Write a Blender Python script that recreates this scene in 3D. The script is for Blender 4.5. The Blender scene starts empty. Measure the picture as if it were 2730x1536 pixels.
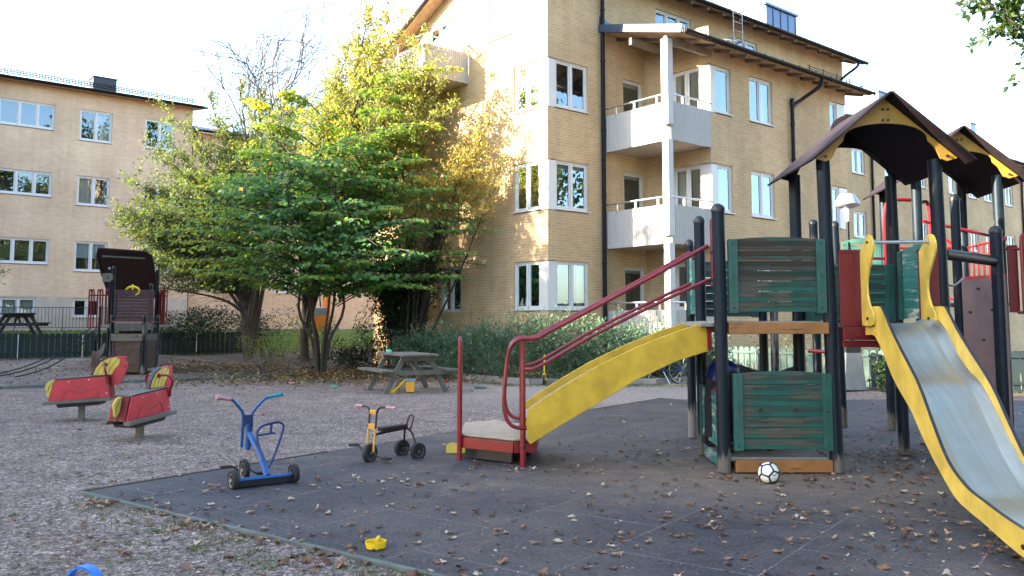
import bpy, math, random
import numpy as np
from mathutils import Vector, Matrix
R = math.radians
S = bpy.context.scene
COL = S.collection
rnd = random.Random(7)
nr = np.random.default_rng(11)

# ------------------------------------------------------------------ camera, sky, sun
cam_d = bpy.data.cameras.new("camera"); cam = bpy.data.objects.new("camera", cam_d); COL.objects.link(cam)
cam.location = (0, 0, 1.5); cam.rotation_euler = (R(90 + 4.824), 0, 0)
cam_d.lens = 30.0; cam_d.sensor_width = 36; cam_d.shift_y = -105/2730
cam_d.clip_start = 0.05; cam_d.clip_end = 3000
S.camera = cam
SUN_EL, SUN_AZ = R(20.5), math.atan2(-0.975, -0.22)       # azimuth from +Y towards +X
W = bpy.data.worlds.new("World"); S.world = W; W.use_nodes = True
wn = W.node_tree.nodes; wl = W.node_tree.links
sky = wn.new("ShaderNodeTexSky"); sky.sky_type = 'NISHITA'; sky.sun_disc = False
sky.sun_elevation = SUN_EL; sky.sun_rotation = SUN_AZ
sky.air_density = 1.0; sky.dust_density = 1.4; sky.ozone_density = 1.0
wl.new(sky.outputs[0], wn["Background"].inputs[0]); wn["Background"].inputs[1].default_value = 0.12
sd = bpy.data.lights.new("sun", 'SUN'); sd.energy = 5.0; sd.angle = R(0.53); sd.color = (1.0, 0.86, 0.66)
sun = bpy.data.objects.new("sun", sd); COL.objects.link(sun); sun.location = (-40, -10, 30)
sdir = Vector((math.sin(SUN_AZ)*math.cos(SUN_EL), math.cos(SUN_AZ)*math.cos(SUN_EL), math.sin(SUN_EL)))
sun.rotation_euler = sdir.to_track_quat('Z', 'Y').to_euler()
S.view_settings.view_transform = 'Standard'; S.view_settings.look = 'None'
S.view_settings.exposure = 3.08; S.view_settings.gamma = 1.0
S.cycles.use_denoising = True
S.cycles.max_bounces = 8; S.cycles.transparent_max_bounces = 12
S.cycles.sample_clamp_indirect = 6.0

# ------------------------------------------------------------------ mesh helpers
XF = {}                                                   # root name -> inverse world matrix
class MB:
    def __init__(s): s.v = []; s.f = []; s.uv = []; s.hasuv = False
    def face(s, pts, uv=None):
        b = len(s.v); s.v.extend(tuple(p) for p in pts); s.f.append(tuple(range(b, b+len(pts))))
        s.uv.append(uv)
        if uv: s.hasuv = True
    def mesh(s, vs, fs):
        b = len(s.v); s.v.extend(tuple(p) for p in vs)
        for f in fs: s.f.append(tuple(b+i for i in f)); s.uv.append(None)
    def hexa(s, p):                                       # 8 corners: bottom 0-3, top 4-7
        s.mesh(p, [(3,2,1,0),(4,5,6,7),(0,1,5,4),(1,2,6,5),(2,3,7,6),(3,0,4,7)])
    def box(s, c, sz, rz=0, rot=None):
        c = Vector(c); M = rot if rot else Matrix.Rotation(rz, 3, 'Z')
        h = [x/2 for x in sz]
        s.hexa([c + M @ Vector((a*h[0], b*h[1], d*h[2])) for d in (-1,1) for a,b in ((-1,-1),(1,-1),(1,1),(-1,1))])
    def span(s, a, b):                                    # axis-aligned box between two corners
        s.box([(a[i]+b[i])/2 for i in range(3)], [abs(b[i]-a[i]) for i in range(3)])
    def bar(s, p0, p1, w, h, up=(0,0,1)):                 # w across, h along 'up'
        p0 = Vector(p0); p1 = Vector(p1); d = (p1-p0).normalized(); u = Vector(up)
        if abs(d.dot(u)) > .99: u = Vector((0,1,0))
        sd_ = d.cross(u).normalized(); u = sd_.cross(d)
        a = sd_*w/2; b = u*h/2
        s.hexa([p0-a-b, p0+a-b, p1+a-b, p1-a-b, p0-a+b, p0+a+b, p1+a+b, p1-a+b])
    def tube(s, pts, r, n=8, caps=True, closed=False):
        pts = [Vector(p) for p in pts]; m = len(pts)
        rr = r if isinstance(r, (list, tuple)) else [r]*m
        b = len(s.v); prev = None
        for i, p in enumerate(pts):
            if closed: t = pts[(i+1) % m] - pts[i-1]
            else: t = pts[min(i+1, m-1)] - pts[max(i-1, 0)]
            t.normalize()
            if prev is None:
                a = Vector((0,0,1)) if abs(t.z) < .9 else Vector((1,0,0))
                x = t.cross(a).normalized()
            else:
                x = (prev - t*prev.dot(t)); x = x.normalized() if x.length > 1e-6 else t.orthogonal().normalized()
            prev = x; y = t.cross(x)
            for k in range(n):
                an = 2*math.pi*k/n
                s.v.append(tuple(p + (x*math.cos(an) + y*math.sin(an))*rr[i]))
        segs = m if closed else m-1
        for i in range(segs):
            j = (i+1) % m
            for k in range(n):
                q = (k+1) % n
                s.f.append((b+i*n+k, b+i*n+q, b+j*n+q, b+j*n+k)); s.uv.append(None)
        if caps and not closed:
            s.f.append(tuple(b+k for k in range(n))[::-1]); s.uv.append(None)
            s.f.append(tuple(b+(m-1)*n+k for k in range(n))); s.uv.append(None)
    def cyl(s, p0, p1, r0, r1=None, n=14): s.tube([p0, p1], [r0, r0 if r1 is None else r1], n)
    def lathe(s, prof, c, n=20, axis=(0,0,1)):            # prof: (radius, height)
        c = Vector(c); ax = Vector(axis).normalized(); x = ax.orthogonal().normalized(); y = ax.cross(x)
        b = len(s.v)
        for r_, h in prof:
            for k in range(n):
                an = 2*math.pi*k/n
                s.v.append(tuple(c + ax*h + (x*math.cos(an)+y*math.sin(an))*r_))
        for i in range(len(prof)-1):
            for k in range(n):
                q = (k+1) % n
                s.f.append((b+i*n+k, b+i*n+q, b+(i+1)*n+q, b+(i+1)*n+k)); s.uv.append(None)
        for i in (0, len(prof)-1):
            if prof[i][0] > 1e-4:
                f = tuple(b+i*n+k for k in range(n)); s.f.append(f[::-1] if i == 0 else f); s.uv.append(None)
    def prism(s, poly, o, ax, ay, t):                     # 2-D outline, thickness t (centred) along ax x ay
        o = Vector(o); ax = Vector(ax); ay = Vector(ay); n = ax.cross(ay).normalized()*t/2
        P = [o + ax*a + ay*b for a, b in poly]; m = len(P)
        b0 = len(s.v)
        s.v.extend(tuple(p-n) for p in P); s.v.extend(tuple(p+n) for p in P)
        s.f.append(tuple(range(b0, b0+m))[::-1]); s.f.append(tuple(range(b0+m, b0+2*m)))
        for i in range(m):
            j = (i+1) % m; s.f.append((b0+i, b0+j, b0+m+j, b0+m+i))
        s.uv.extend([None]*(m+2))
    def build(s, name, mat, parent=None, smooth=False, world=False, bevel=0):
        me = bpy.data.meshes.new(name)
        v = s.v
        if world and parent is not None:
            M = np.array(XF[parent.name]); a = np.array(v); v = (a @ M[:3,:3].T + M[:3,3]).tolist()
        me.from_pydata(v, [], s.f)
        if s.hasuv:
            ul = me.uv_layers.new(name="UVMap"); k = 0
            for f, u in zip(s.f, s.uv):
                for i in range(len(f)):
                    ul.data[k].uv = u[i] if u else (v[f[i]][0]+v[f[i]][1], v[f[i]][2]); k += 1
        me.materials.append(mat)
        if smooth:
            me.shade_smooth()
            try: me.set_sharp_from_angle(angle=R(38))
            except Exception: pass
        o = bpy.data.objects.new(name, me); COL.objects.link(o)
        if parent is not None:
            o.parent = parent; XF[o.name] = XF.get(parent.name, Matrix.Identity(4))
        else: XF[o.name] = Matrix.Identity(4)
        if bevel:
            b = o.modifiers.new("bevel", 'BEVEL'); b.width = bevel; b.segments = 2; b.limit_method = 'ANGLE'; b.angle_limit = R(40)
            b.harden_normals = False
        return o
def tag(o, label=None, cat=None, group=None, kind=None):
    if label: o['label'] = label
    if cat: o['category'] = cat
    if group: o['group'] = group
    if kind: o['kind'] = kind
    return o
def thing(name, loc=(0,0,0), rz=0, label=None, cat=None, group=None):
    o = bpy.data.objects.new(name, None); COL.objects.link(o); o.empty_display_size = .2
    o.location = loc; o.rotation_euler = (0, 0, rz)
    M = Matrix.Translation(Vector(loc)) @ Matrix.Rotation(rz, 4, 'Z'); XF[o.name] = M.inverted()
    return tag(o, label, cat, group)
def bez(p, n=12):                                         # Catmull-Rom through points
    P = [Vector(q) for q in p]; out = []
    P = [P[0]*2-P[1]] + P + [P[-1]*2-P[-2]]
    for i in range(1, len(P)-2):
        for k in range(n):
            t = k/n; a, b, c, d = P[i-1], P[i], P[i+1], P[i+2]
            out.append(.5*((2*b) + (c-a)*t + (2*a-5*b+4*c-d)*t*t + (3*b-a-3*c+d)*t**3))
    out.append(P[-2]); return out

# ------------------------------------------------------------------ materials
def lin(h):
    h = h.lstrip('#'); c = [int(h[i:i+2], 16)/255 for i in (0,2,4)]
    return tuple(x/12.92 if x <= .04045 else ((x+.055)/1.055)**2.4 for x in c) + (1,)
class NT:
    def __init__(s, name):
        s.m = bpy.data.materials.new(name); s.m.use_nodes = True; s.t = s.m.node_tree
        s.b = s.t.nodes["Principled BSDF"]; s.out = s.t.nodes["Material Output"]
    def n(s, typ, **kw):
        x = s.t.nodes.new("ShaderNode"+typ)
        for k, v in kw.items(): setattr(x, k, v)
        return x
    def l(s, a, b): s.t.links.new(a, b)
    def coord(s, what="Object", scale=(1,1,1), rot=(0,0,0), loc=(0,0,0)):
        c = s.n("TexCoord"); m = s.n("Mapping"); s.l(c.outputs[what], m.inputs[0])
        m.inputs["Scale"].default_value = scale; m.inputs["Rotation"].default_value = rot; m.inputs["Location"].default_value = loc
        return m.outputs[0]
    def noise(s, vec, scale=5, detail=4, rough=.55, dist=0):
        x = s.n("TexNoise"); s.l(vec, x.inputs["Vector"])
        x.inputs["Scale"].default_value = scale; x.inputs["Detail"].default_value = detail
        x.inputs["Roughness"].default_value = rough; x.inputs["Distortion"].default_value = dist
        return x.outputs["Fac"]
    def ramp(s, fac, stops, const=False):
        x = s.n("ValToRGB"); s.l(fac, x.inputs[0]); cr = x.color_ramp
        if const: cr.interpolation = 'CONSTANT'
        while len(cr.elements) < len(stops): cr.elements.new(.5)
        for e, (p, c) in zip(cr.elements, stops):
            e.position = p; e.color = c if len(c) == 4 else tuple(c)+(1,)
        return x.outputs[0]
    def mix(s, fac, a, b, mode='MIX'):
        x = s.n("Mix", data_type='RGBA', blend_type=mode)
        for i, v in ((0, fac), (6, a), (7, b)):
            if hasattr(v, 'links'): s.l(v, x.inputs[i])
            elif isinstance(v, (int, float)) and i == 0: x.inputs[0].default_value = v
            else: x.inputs[i].default_value = v if len(v) == 4 else tuple(v)+(1,)
        return x.outputs[2]
    def math(s, op, a, b=0., clamp=False):
        x = s.n("Math", operation=op, use_clamp=clamp)
        for i, v in ((0, a), (1, b)):
            if hasattr(v, 'links'): s.l(v, x.inputs[i])
            else: x.inputs[i].default_value = v
        return x.outputs[0]
    def bump(s, h, strength=.3, dist=.01):
        x = s.n("Bump"); s.l(h, x.inputs["Height"]); x.inputs["Strength"].default_value = strength; x.inputs["Distance"].default_value = dist
        s.l(x.outputs[0], s.b.inputs["Normal"]); return x
    def fin(s, col=None, rough=None, metal=0, spec=None):
        if col is not None:
            if hasattr(col, 'links'): s.l(col, s.b.inputs["Base Color"])
            else: s.b.inputs["Base Color"].default_value = col if len(col) == 4 else tuple(col)+(1,)
        if rough is not None:
            if hasattr(rough, 'links'): s.l(rough, s.b.inputs["Roughness"])
            else: s.b.inputs["Roughness"].default_value = rough
        s.b.inputs["Metallic"].default_value = metal
        if spec is not None: s.b.inputs["Specular IOR Level"].default_value = spec
        return s.m
Z1 = (0,0,0); 
def rgb(r, g, b): return (r, g, b, 1)

def m_plain(name, c, rough=.5, metal=0, var=.18, scale=6, bump=.05, spec=None, dirt=None, dirt_amt=.5):
    t = NT(name); v = t.coord(); f = t.noise(v, scale, 6)
    d = tuple(x*(1-var) for x in c[:3]); e = tuple(min(1, x*(1+var)) for x in c[:3])
    col = t.ramp(f, [(.3, d), (.7, e)])
    if dirt:
        g = t.noise(t.coord(scale=(1,1,.6)), scale*1.7, 8, .7)
        k = t.ramp(g, [(.62-.2*dirt_amt, (0,0,0)), (.78-.1*dirt_amt, (1,1,1))])
        col = t.mix(k, col, dirt)
    if bump: t.bump(t.noise(v, scale*9, 5), bump, .004)
    return t.fin(col, t.ramp(f, [(.2, (rough*.8,)*3), (.8, (min(1, rough*1.2),)*3)]), metal, spec)

def m_brick(name, c1, c2, mort, seed=0, w=.25, h=.077):
    t = NT(name); u = t.coord("UV", loc=(seed, 0, 0))
    br = t.n("TexBrick", offset=.5); t.l(u, br.inputs["Vector"])
    br.inputs["Scale"].default_value = 1; br.inputs["Brick Width"].default_value = w; br.inputs["Row Height"].default_value = h
    br.inputs["Mortar Size"].default_value = .009; br.inputs["Mortar Smooth"].default_value = .25; br.inputs["Bias"].default_value = -.2
    br.inputs["Color1"].default_value = c1; br.inputs["Color2"].default_value = c2; br.inputs["Mortar"].default_value = mort
    big = t.noise(u, .5, 4); sm = t.noise(u, 30, 5, .7)
    streak = t.noise(t.coord("UV", scale=(1.6, .12, 1)), 2, 5, .6)
    col = t.mix(.75, br.outputs[0], t.ramp(big, [(.3, (.72,.7,.68)), (.7, (1.08,1.08,1.08))]), 'MULTIPLY')
    col = t.mix(.5, col, t.ramp(sm, [(.25, (.72,.72,.72)), (.75, (1.15,1.15,1.15))]), 'MULTIPLY')
    col = t.mix(.45, col, t.ramp(streak, [(.3, (.8,.78,.76)), (.6, (1.04,1.04,1.04))]), 'MULTIPLY')
    h_ = t.math('ADD', t.math('MULTIPLY', br.outputs["Fac"], -1.), t.math('MULTIPLY', sm, .5))
    t.bump(h_, .45, .008)
    return t.fin(col, .88, 0, .2)
M = {}
M['brick'] = m_brick("yellow_brick", rgb(.55,.39,.215), rgb(.465,.32,.17), rgb(.6,.48,.33))
M['brick_pink'] = m_brick("peach_brick", rgb(.68,.485,.33), rgb(.58,.405,.27), rgb(.7,.55,.41), 3.3)
M['concrete'] = m_plain("concrete", (.42,.36,.3), .85, var=.12, scale=3, bump=.2)
M['white'] = m_plain("white_paint", (.57,.57,.56), .45, var=.05, scale=2)
M['offwhite'] = m_plain("corrugated_metal", (.38,.365,.34), .5, var=.07, scale=2, dirt=(.4,.37,.32,1), dirt_amt=.1)
M['whitecol'] = m_plain("painted_steel", (.42,.41,.4), .5, var=.1, scale=3, dirt=(.35,.28,.22,1), dirt_amt=.25)
M['roofmetal'] = m_plain("black_roof_metal", (.028,.03,.036), .38, var=.2, scale=3, metal=.3)
M['gutter'] = m_plain("dark_gutter", (.008,.008,.010), .5, var=.25, scale=4, spec=.2)
M['bluemetal'] = m_plain("blue_sheet_metal", (.05,.085,.15), .3, var=.15, scale=2, metal=.4)
M['galv'] = m_plain("galvanised_steel", (.42,.44,.46), .35, var=.2, scale=8, metal=.85)
M['soffit'] = m_plain("soffit_boards", (.4,.26,.15), .7, var=.25, scale=5)
M['rafter'] = m_plain("grey_timber", (.2,.155,.12), .75, var=.3, scale=5)
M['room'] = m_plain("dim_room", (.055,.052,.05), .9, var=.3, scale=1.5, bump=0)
M['curtain'] = m_plain("white_curtain", (.6,.58,.53), .9, var=.12, scale=4, bump=0)
M['sky_curtain'] = m_plain("pale_blind", (.55,.6,.66), .9, var=.06, scale=4, bump=0)
def m_glass():
    t = NT("window_glass"); gl = t.n("BsdfGlossy"); gl.inputs["Roughness"].default_value = .0
    gl.inputs["Color"].default_value = (.7,.86,1,1)
    tr = t.n("BsdfTransparent"); tr.inputs[0].default_value = (.8,.86,.86,1)
    fr = t.n("Fresnel"); fr.inputs[0].default_value = 1.5
    f = t.math('ADD', t.math('MULTIPLY', fr.outputs[0], 1.2), .12, True)
    mx = t.n("MixShader"); t.l(f, mx.inputs[0]); t.l(tr.outputs[0], mx.inputs[1]); t.l(gl.outputs[0], mx.inputs[2])
    bn = t.n("Bump"); t.l(t.noise(t.coord(), .6, 0), bn.inputs["Height"]); bn.inputs["Strength"].default_value = .05; bn.inputs["Distance"].default_value = .02
    t.l(bn.outputs[0], gl.inputs["Normal"])
    t.l(mx.outputs[0], t.out.inputs[0]); return t.m
M['glass'] = m_glass()

def m_ground():
    t = NT("gravel_ground"); v = t.coord()
    big = t.noise(v, .35, 5, .6); mid = t.noise(v, 2.2, 6, .65); fine = t.noise(v, 60, 6, .75)
    vo = t.n("TexVoronoi"); t.l(v, vo.inputs["Vector"]); vo.inputs["Scale"].default_value = 48
    col = t.ramp(mid, [(.25, (.126,.096,.08)), (.5, (.195,.152,.128)), (.75, (.275,.218,.182))])
    col = t.mix(.65, col, t.ramp(big, [(.3, (.78,.76,.76)), (.7, (1.2,1.17,1.12))]), 'MULTIPLY')
    gr = t.noise(v, 17, 8, .8)
    col = t.mix(.8, col, t.ramp(gr, [(.36, (.3,.3,.3)), (.49, (.9,.9,.9)), (.64, (2.2,2.2,2.25))]), 'MULTIPLY')
    col = t.mix(.75, col, t.ramp(fine, [(.38, (.35,.34,.34)), (.5, (.95,.95,.95)), (.63, (2.0,2.0,2.05))]), 'MULTIPLY')
    vv = t.n('RGBToBW'); t.l(vo.outputs['Color'], vv.inputs[0]); col = t.mix(.55, col, t.ramp(vv.outputs[0], [(.15,(.35,.35,.36)),(.5,(.95,.95,.95)),(.85,(2.1,2.05,2.0))]), 'MULTIPLY')
    # brown soil and litter under the trees; worn pale sand in the middle of the yard
    def spot(x, y, r0, r1):
        d = t.n("VectorMath", operation='DISTANCE'); t.l(t.coord(scale=(1,1,0)), d.inputs[0]); d.inputs[1].default_value = (x, y, 0)
        dd = t.math('ADD', d.outputs["Value"], t.math('MULTIPLY', t.math('SUBTRACT', mid, .5), 4))
        mr = t.n("MapRange"); t.l(dd, mr.inputs[0]); mr.inputs[1].default_value = r0; mr.inputs[2].default_value = r1
        mr.inputs[3].default_value = 1; mr.inputs[4].default_value = 0; return mr.outputs[0]
    soil = t.ramp(mid, [(.3, (.045,.032,.022)), (.7, (.1,.075,.05))])
    col = t.mix(t.math('MULTIPLY', spot(-5, 26.5, 3.5, 6.5), .8), col, soil)
    col = t.mix(t.math('MULTIPLY', spot(-9.5, 30, 3, 6), .7), col, soil)
    col = t.mix(t.math('MULTIPLY', spot(2.2, 18.4, 2, 5), .55), col, (.36,.3,.25))
    # moss in the near corner
    ms = t.math('MULTIPLY', spot(-2.2, 6.0, .3, 2.2), t.ramp(t.noise(v, 5, 6, .7), [(.52, (0,0,0)), (.62, (1,1,1))]))
    col = t.mix(t.math('MULTIPLY', ms, .7), col, (.07,.1,.025))
    # grass up the bank (height masks)
    sp = t.n("SeparateXYZ"); t.l(t.coord(), sp.inputs[0])
    g = t.n("MapRange"); t.l(sp.outputs[2], g.inputs[0]); g.inputs[1].default_value = .16; g.inputs[2].default_value = .3
    gcol = t.ramp(t.noise(v, 9, 6, .7), [(.3, (.06,.1,.02)), (.7, (.16,.2,.05))])
    col = t.mix(g.outputs[0], col, gcol)
    h = t.math('ADD', t.math('MULTIPLY', fine, .6), t.math('MULTIPLY', vo.outputs["Distance"], .5))
    h = t.math('ADD', h, t.math('MULTIPLY', mid, 1.2))
    t.bump(h, .75, .022)
    return t.fin(col, .93, 0, .15)
M['ground'] = m_ground()
def m_mat():
    t = NT("rubber_mat"); v = t.coord(); a = math.atan2(8.99, 6.63)
    br = t.n("TexBrick", offset=0.5); t.l(t.coord(rot=(0,0,-a), loc=(0.3,.12,0)), br.inputs["Vector"])
    br.inputs["Scale"].default_value = 1; br.inputs["Brick Width"].default_value = 1.5; br.inputs["Row Height"].default_value = 1.0
    br.inputs["Mortar Size"].default_value = .011; br.inputs["Mortar Smooth"].default_value = .8
    br.inputs["Color1"].default_value = (1,1,1,1); br.inputs["Color2"].default_value = (.86,.86,.86,1); br.inputs["Mortar"].default_value = (3.4,3.2,3.0,1)
    big = t.noise(v, .6, 6, .65); mid = t.noise(v, 3, 6, .7); fine = t.noise(v, 42, 8, .8)
    col = t.ramp(mid, [(.3, (.022,.019,.021)), (.52, (.04,.034,.036)), (.8, (.088,.075,.073))])
    col = t.mix(1., col, br.outputs[0], 'MULTIPLY')
    col = t.mix(.7, col, t.ramp(fine, [(.38, (.3,.3,.3)), (.5, (.85,.85,.85)), (.62, (2.7,2.65,2.6))]), 'MULTIPLY')
    col = t.mix(t.ramp(big, [(.44, (0,0,0)), (.66, (.75,.75,.75))]), col, t.ramp(fine, [(.4,(.05,.039,.033)),(.62,(.16,.128,.11))]))
    d = t.n("VectorMath", operation='DISTANCE'); t.l(t.coord(scale=(.55,1,0)), d.inputs[0]); d.inputs[1].default_value = (2.3*.55, 8.1, 0)
    dd = t.math('ADD', d.outputs["Value"], t.math('MULTIPLY', t.math('SUBTRACT', mid, .5), 2.4))
    mr = t.n("MapRange"); t.l(dd, mr.inputs[0]); mr.inputs[1].default_value = .1; mr.inputs[2].default_value = 1.7; mr.inputs[3].default_value = .95; mr.inputs[4].default_value = 0
    col = t.mix(mr.outputs[0], col, t.ramp(fine, [(.3, (.11,.082,.06)), (.7, (.25,.19,.145))]))
    t.bump(t.math('ADD', t.math('MULTIPLY', br.outputs["Fac"], -1.5), t.math('ADD', fine, mid)), .5, .008)
    return t.fin(col, t.ramp(mid, [(.3, (.5,)*3), (.7, (.85,)*3)]), 0, .4)
M['mat'] = m_mat()
def m_paint(name, c, worn, wear=.5, rough=.35, stretch=(1,1,.25), base_wear=0, scale=9, gloss=.5, ztop=.45):
    t = NT(name); v = t.coord()
    w1 = t.noise(t.coord(scale=stretch), scale, 8, .72); w2 = t.noise(v, 1.7, 3)
    k = t.math('ADD', w1, t.math('MULTIPLY', t.math('SUBTRACT', w2, .5), .55))
    if base_wear:
        sp = t.n("SeparateXYZ"); t.l(v, sp.inputs[0])
        mr = t.n("MapRange"); t.l(sp.outputs[2], mr.inputs[0]); mr.inputs[1].default_value = 0; mr.inputs[2].default_value = ztop
        mr.inputs[3].default_value = base_wear; mr.inputs[4].default_value = 0
        k = t.math('ADD', k, mr.outputs[0])
    mask = t.ramp(k, [(.8-.4*wear, (0,0,0)), (.86-.38*wear, (1,1,1))])
    f = t.noise(v, 5, 4)
    pc = t.ramp(f, [(.3, tuple(x*.8 for x in c)), (.7, tuple(x*1.25 for x in c))])
    wc = t.mix(t.noise(t.coord(scale=stretch), scale*3, 6, .7), tuple(x*.55 for x in worn), tuple(min(1, x*1.35) for x in worn))
    col = t.mix(mask, pc, wc)
    t.bump(t.math('SUBTRACT', t.math('MULTIPLY', w1, .6), mask), .25, .003)
    return t.fin(col, t.mix(mask, (rough,)*3, (.85,)*3), 0, gloss)
M['post'] = m_paint("dark_post_paint", (.0035,.010,.019), (.13,.115,.095), .3, .42, (1,1,.1), .36, 14, .22, .4)
M['postworn'] = m_paint("peeling_post_paint", (.004,.012,.02), (.22,.2,.19), .62, .45, (1,1,.08), .25, 14, .22)
M['slat'] = m_paint("green_slat_paint", (.013,.078,.062), (.085,.075,.058), .74, .5, (.3,1,2.6), 0, 9, .25)
M['slat_dark'] = m_paint("dark_worn_slat_paint", (.012,.07,.055), (.045,.038,.03), .9, .5, (.3,1,2.6), 0, 8)
M['slat_pale'] = m_paint("bleached_slat_paint", (.02,.15,.14), (.4,.42,.4), .68, .5, (1,.35,2.2), 0, 8)
M['slat_plain'] = m_paint("green_panel_paint", (.013,.08,.064), (.1,.1,.08), .45, .5, (.35,1,2.2), 0, 9)
M['redslat'] = m_paint("faded_red_slats", (.05,.013,.015), (.11,.08,.065), .5, .6, (.35,.35,2.4), 0, 10)
M['brownslat'] = m_paint("bare_brown_slats", (.06,.035,.026), (.13,.1,.08), .55, .75, (.35,.35,2.4), 0, 10)
M['beam'] = m_paint("oiled_beam", (.25,.105,.028), (.11,.06,.03), .5, .5, (.25,1,1.5), 0, 7)
M['red'] = m_paint("red_powder_coat", (.185,.008,.014), (.2,.07,.05), .18, .3, (1,1,1), 0, 16)
M['redpanel'] = m_plain("red_laminate", (.12,.005,.010), .45, var=.12, scale=4)
M['horsered'] = m_paint("scuffed_red_laminate", (.42,.014,.028), (.62,.2,.2), .42, .3, (1,1,1), 0, 3)
M['brightred'] = m_plain("bright_red_rail", (.42,.012,.014), .35, var=.1)
M['yellow'] = m_paint("yellow_laminate", (.47,.3,.025), (.26,.17,.03), .22, .42, (.5,1,1.2), 0, 13, .3)
M['yellowpale'] = m_paint("pale_yellow_laminate", (.58,.42,.075), (.42,.3,.09), .2, .38, (1.4,.4,.5), 0, 13, .35)
M['gable'] = m_paint("dirty_yellow_gable", (.37,.215,.03), (.13,.085,.03), .52, .45, (1,1,1), 0, 14)
M['roofboard'] = m_plain("dark_roof_board", (.022,.016,.02), .75, spec=.12, var=.3, scale=7, dirt=(.05,.05,.025,1), dirt_amt=.15)
M['roofred'] = m_plain("oxblood_roof_board", (.035,.011,.012), .6, var=.25, scale=6)
M['steel'] = m_plain("slide_steel", (.43,.42,.32), .42, metal=.85, var=.08, scale=2, bump=.02, dirt=(.5,.45,.36,1), dirt_amt=.3)
def m_steel():
    t = NT("slide_steel"); v = t.coord(scale=(11,.5,.5)); s1 = t.noise(v, 1.6, 6, .7); s2 = t.noise(t.coord(), 1.3, 4)
    col = t.ramp(s1, [(.3, (.36,.35,.27)), (.55, (.48,.47,.38)), (.75, (.6,.58,.5))]); col = t.mix(t.ramp(s2, [(.5,(0,0,0)),(.7,(.6,.6,.6))]), col, (.4,.33,.22))
    t.bump(t.noise(t.coord(scale=(3,1.2,1.2)), 2.0, 2), .12, .01)
    return t.fin(col, t.ramp(s1, [(.3, (.3,)*3), (.7, (.46,)*3)]), .9)
M['steel'] = m_steel()
M['slat_bare'] = m_paint("bare_grooved_wood", (.03,.062,.05), (.105,.092,.072), .82, .75, (.22,1,3), 0, 7, .15)
M['slat_bare_dark'] = m_paint("bare_dark_wood", (.02,.045,.036), (.055,.044,.034), .85, .75, (.22,1,3), 0, 7, .15)
M['twig'] = m_plain("grey_twigs", (.05,.041,.038), .85, var=.3, scale=10)
M['edge'] = m_plain("dark_panel_edge", (.02,.018,.025), .5)
M['bolt'] = m_plain("black_bolt", (.012,.012,.013), .4)
M['deck'] = m_paint("grey_deck_boards", (.24,.22,.2), (.1,.085,.07), .5, .8, (.3,1,1), 0, 7)
M['plat'] = m_plain("tan_antislip_board", (.36,.27,.18), .8, var=.2, scale=8, bump=.1)
M['climb'] = m_plain("climbing_board", (.16,.105,.1), .7, var=.22, scale=3, dirt=(.1,.06,.055,1), dirt_amt=.3)
M['wood'] = m_paint("weathered_timber", (.115,.105,.085), (.06,.058,.042), .5, .85, (.25,1,1), 0, 9)
M['wooddark'] = m_plain("dark_stained_timber", (.03,.024,.022), .8, var=.3, scale=8)
M['curb'] = m_paint("green_tinged_curb_board", (.1,.115,.1), (.05,.06,.035), .55, .85, (.4,.4,1), 0, 6)
M['curbdark'] = m_plain("earthy_edge_board", (.09,.065,.045), .9, var=.3, scale=6)
M['kerb'] = m_plain("kerb_stone", (.2,.19,.18), .85, var=.2, scale=8)
M['blue'] = m_plain("blue_enamel", (.004,.07,.24), .3, var=.15, scale=6, dirt=(.02,.03,.07,1), dirt_amt=.05)
M['bluedk'] = m_plain("dark_blue_enamel", (.006,.022,.1), .35, var=.15, scale=6)
M['axledark'] = m_plain("black_navy_enamel", (.0015,.003,.012), .4, var=.2)
M['bluetoy'] = m_plain("blue_plastic", (.008,.16,.65), .35, var=.05)
M['bluehood'] = m_plain("dark_blue_plastic", (.002,.016,.1), .4, var=.05)
M['rubber'] = m_plain("black_rubber", (.014,.014,.015), .75, var=.3, scale=14)
M['rim'] = m_plain("rusty_rim", (.2,.16,.12), .5, metal=.3, var=.3, scale=30, dirt=(.1,.04,.02,1), dirt_amt=.5)
M['rimpale'] = m_plain("grey_rim", (.4,.38,.34), .5, var=.1)
M['pink'] = m_plain("pink_grip", (.5,.24,.24), .5, var=.1)
M['teal'] = m_plain("teal_grip", (.01,.2,.24), .45, var=.1)
M['brownsteel'] = m_plain("worn_dark_steel", (.03,.014,.014), .4, metal=.3, var=.3)
M['rustyellow'] = m_plain("chipped_yellow_enamel", (.58,.3,.045), .4, var=.1, scale=20, dirt=(.08,.03,.02,1), dirt_amt=.35)
M['toyyellow'] = m_plain("yellow_plastic", (.75,.5,.01), .35, var=.04)
M['orangetoy'] = m_plain("orange_yellow_plastic", (.75,.35,.015), .4, var=.06)
M['orange'] = m_plain("orange_paint", (.7,.2,.03), .5, var=.1)
M['toyblue2'] = m_plain("grey_blue_plastic", (.16,.25,.36), .45)
M['toygreen'] = m_plain("mint_plastic", (.1,.5,.36), .45)
M['toypink'] = m_plain("pink_plastic", (.75,.32,.36), .45)
M['toyred'] = m_plain("red_plastic", (.5,.03,.03), .45)
M['ballw'] = m_plain("white_ball_panels", (.75,.76,.7), .4, var=.06)
M['ballk'] = m_plain("black_ball_seams", (.012,.014,.014), .45)
M['fence'] = m_paint("dark_green_fence_paint", (.006,.017,.02), (.05,.05,.045), .15, .6, (1,1,.2), 0, 8)
M['fencegreen'] = m_paint("faded_green_fence_paint", (.03,.07,.06), (.2,.19,.15), .5, .7, (1,1,.2), 0, 8)
M['iron'] = m_plain("black_iron", (.012,.012,.013), .5)
M['rope'] = m_plain("dark_green_rope", (.01,.022,.028), .8)
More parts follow.
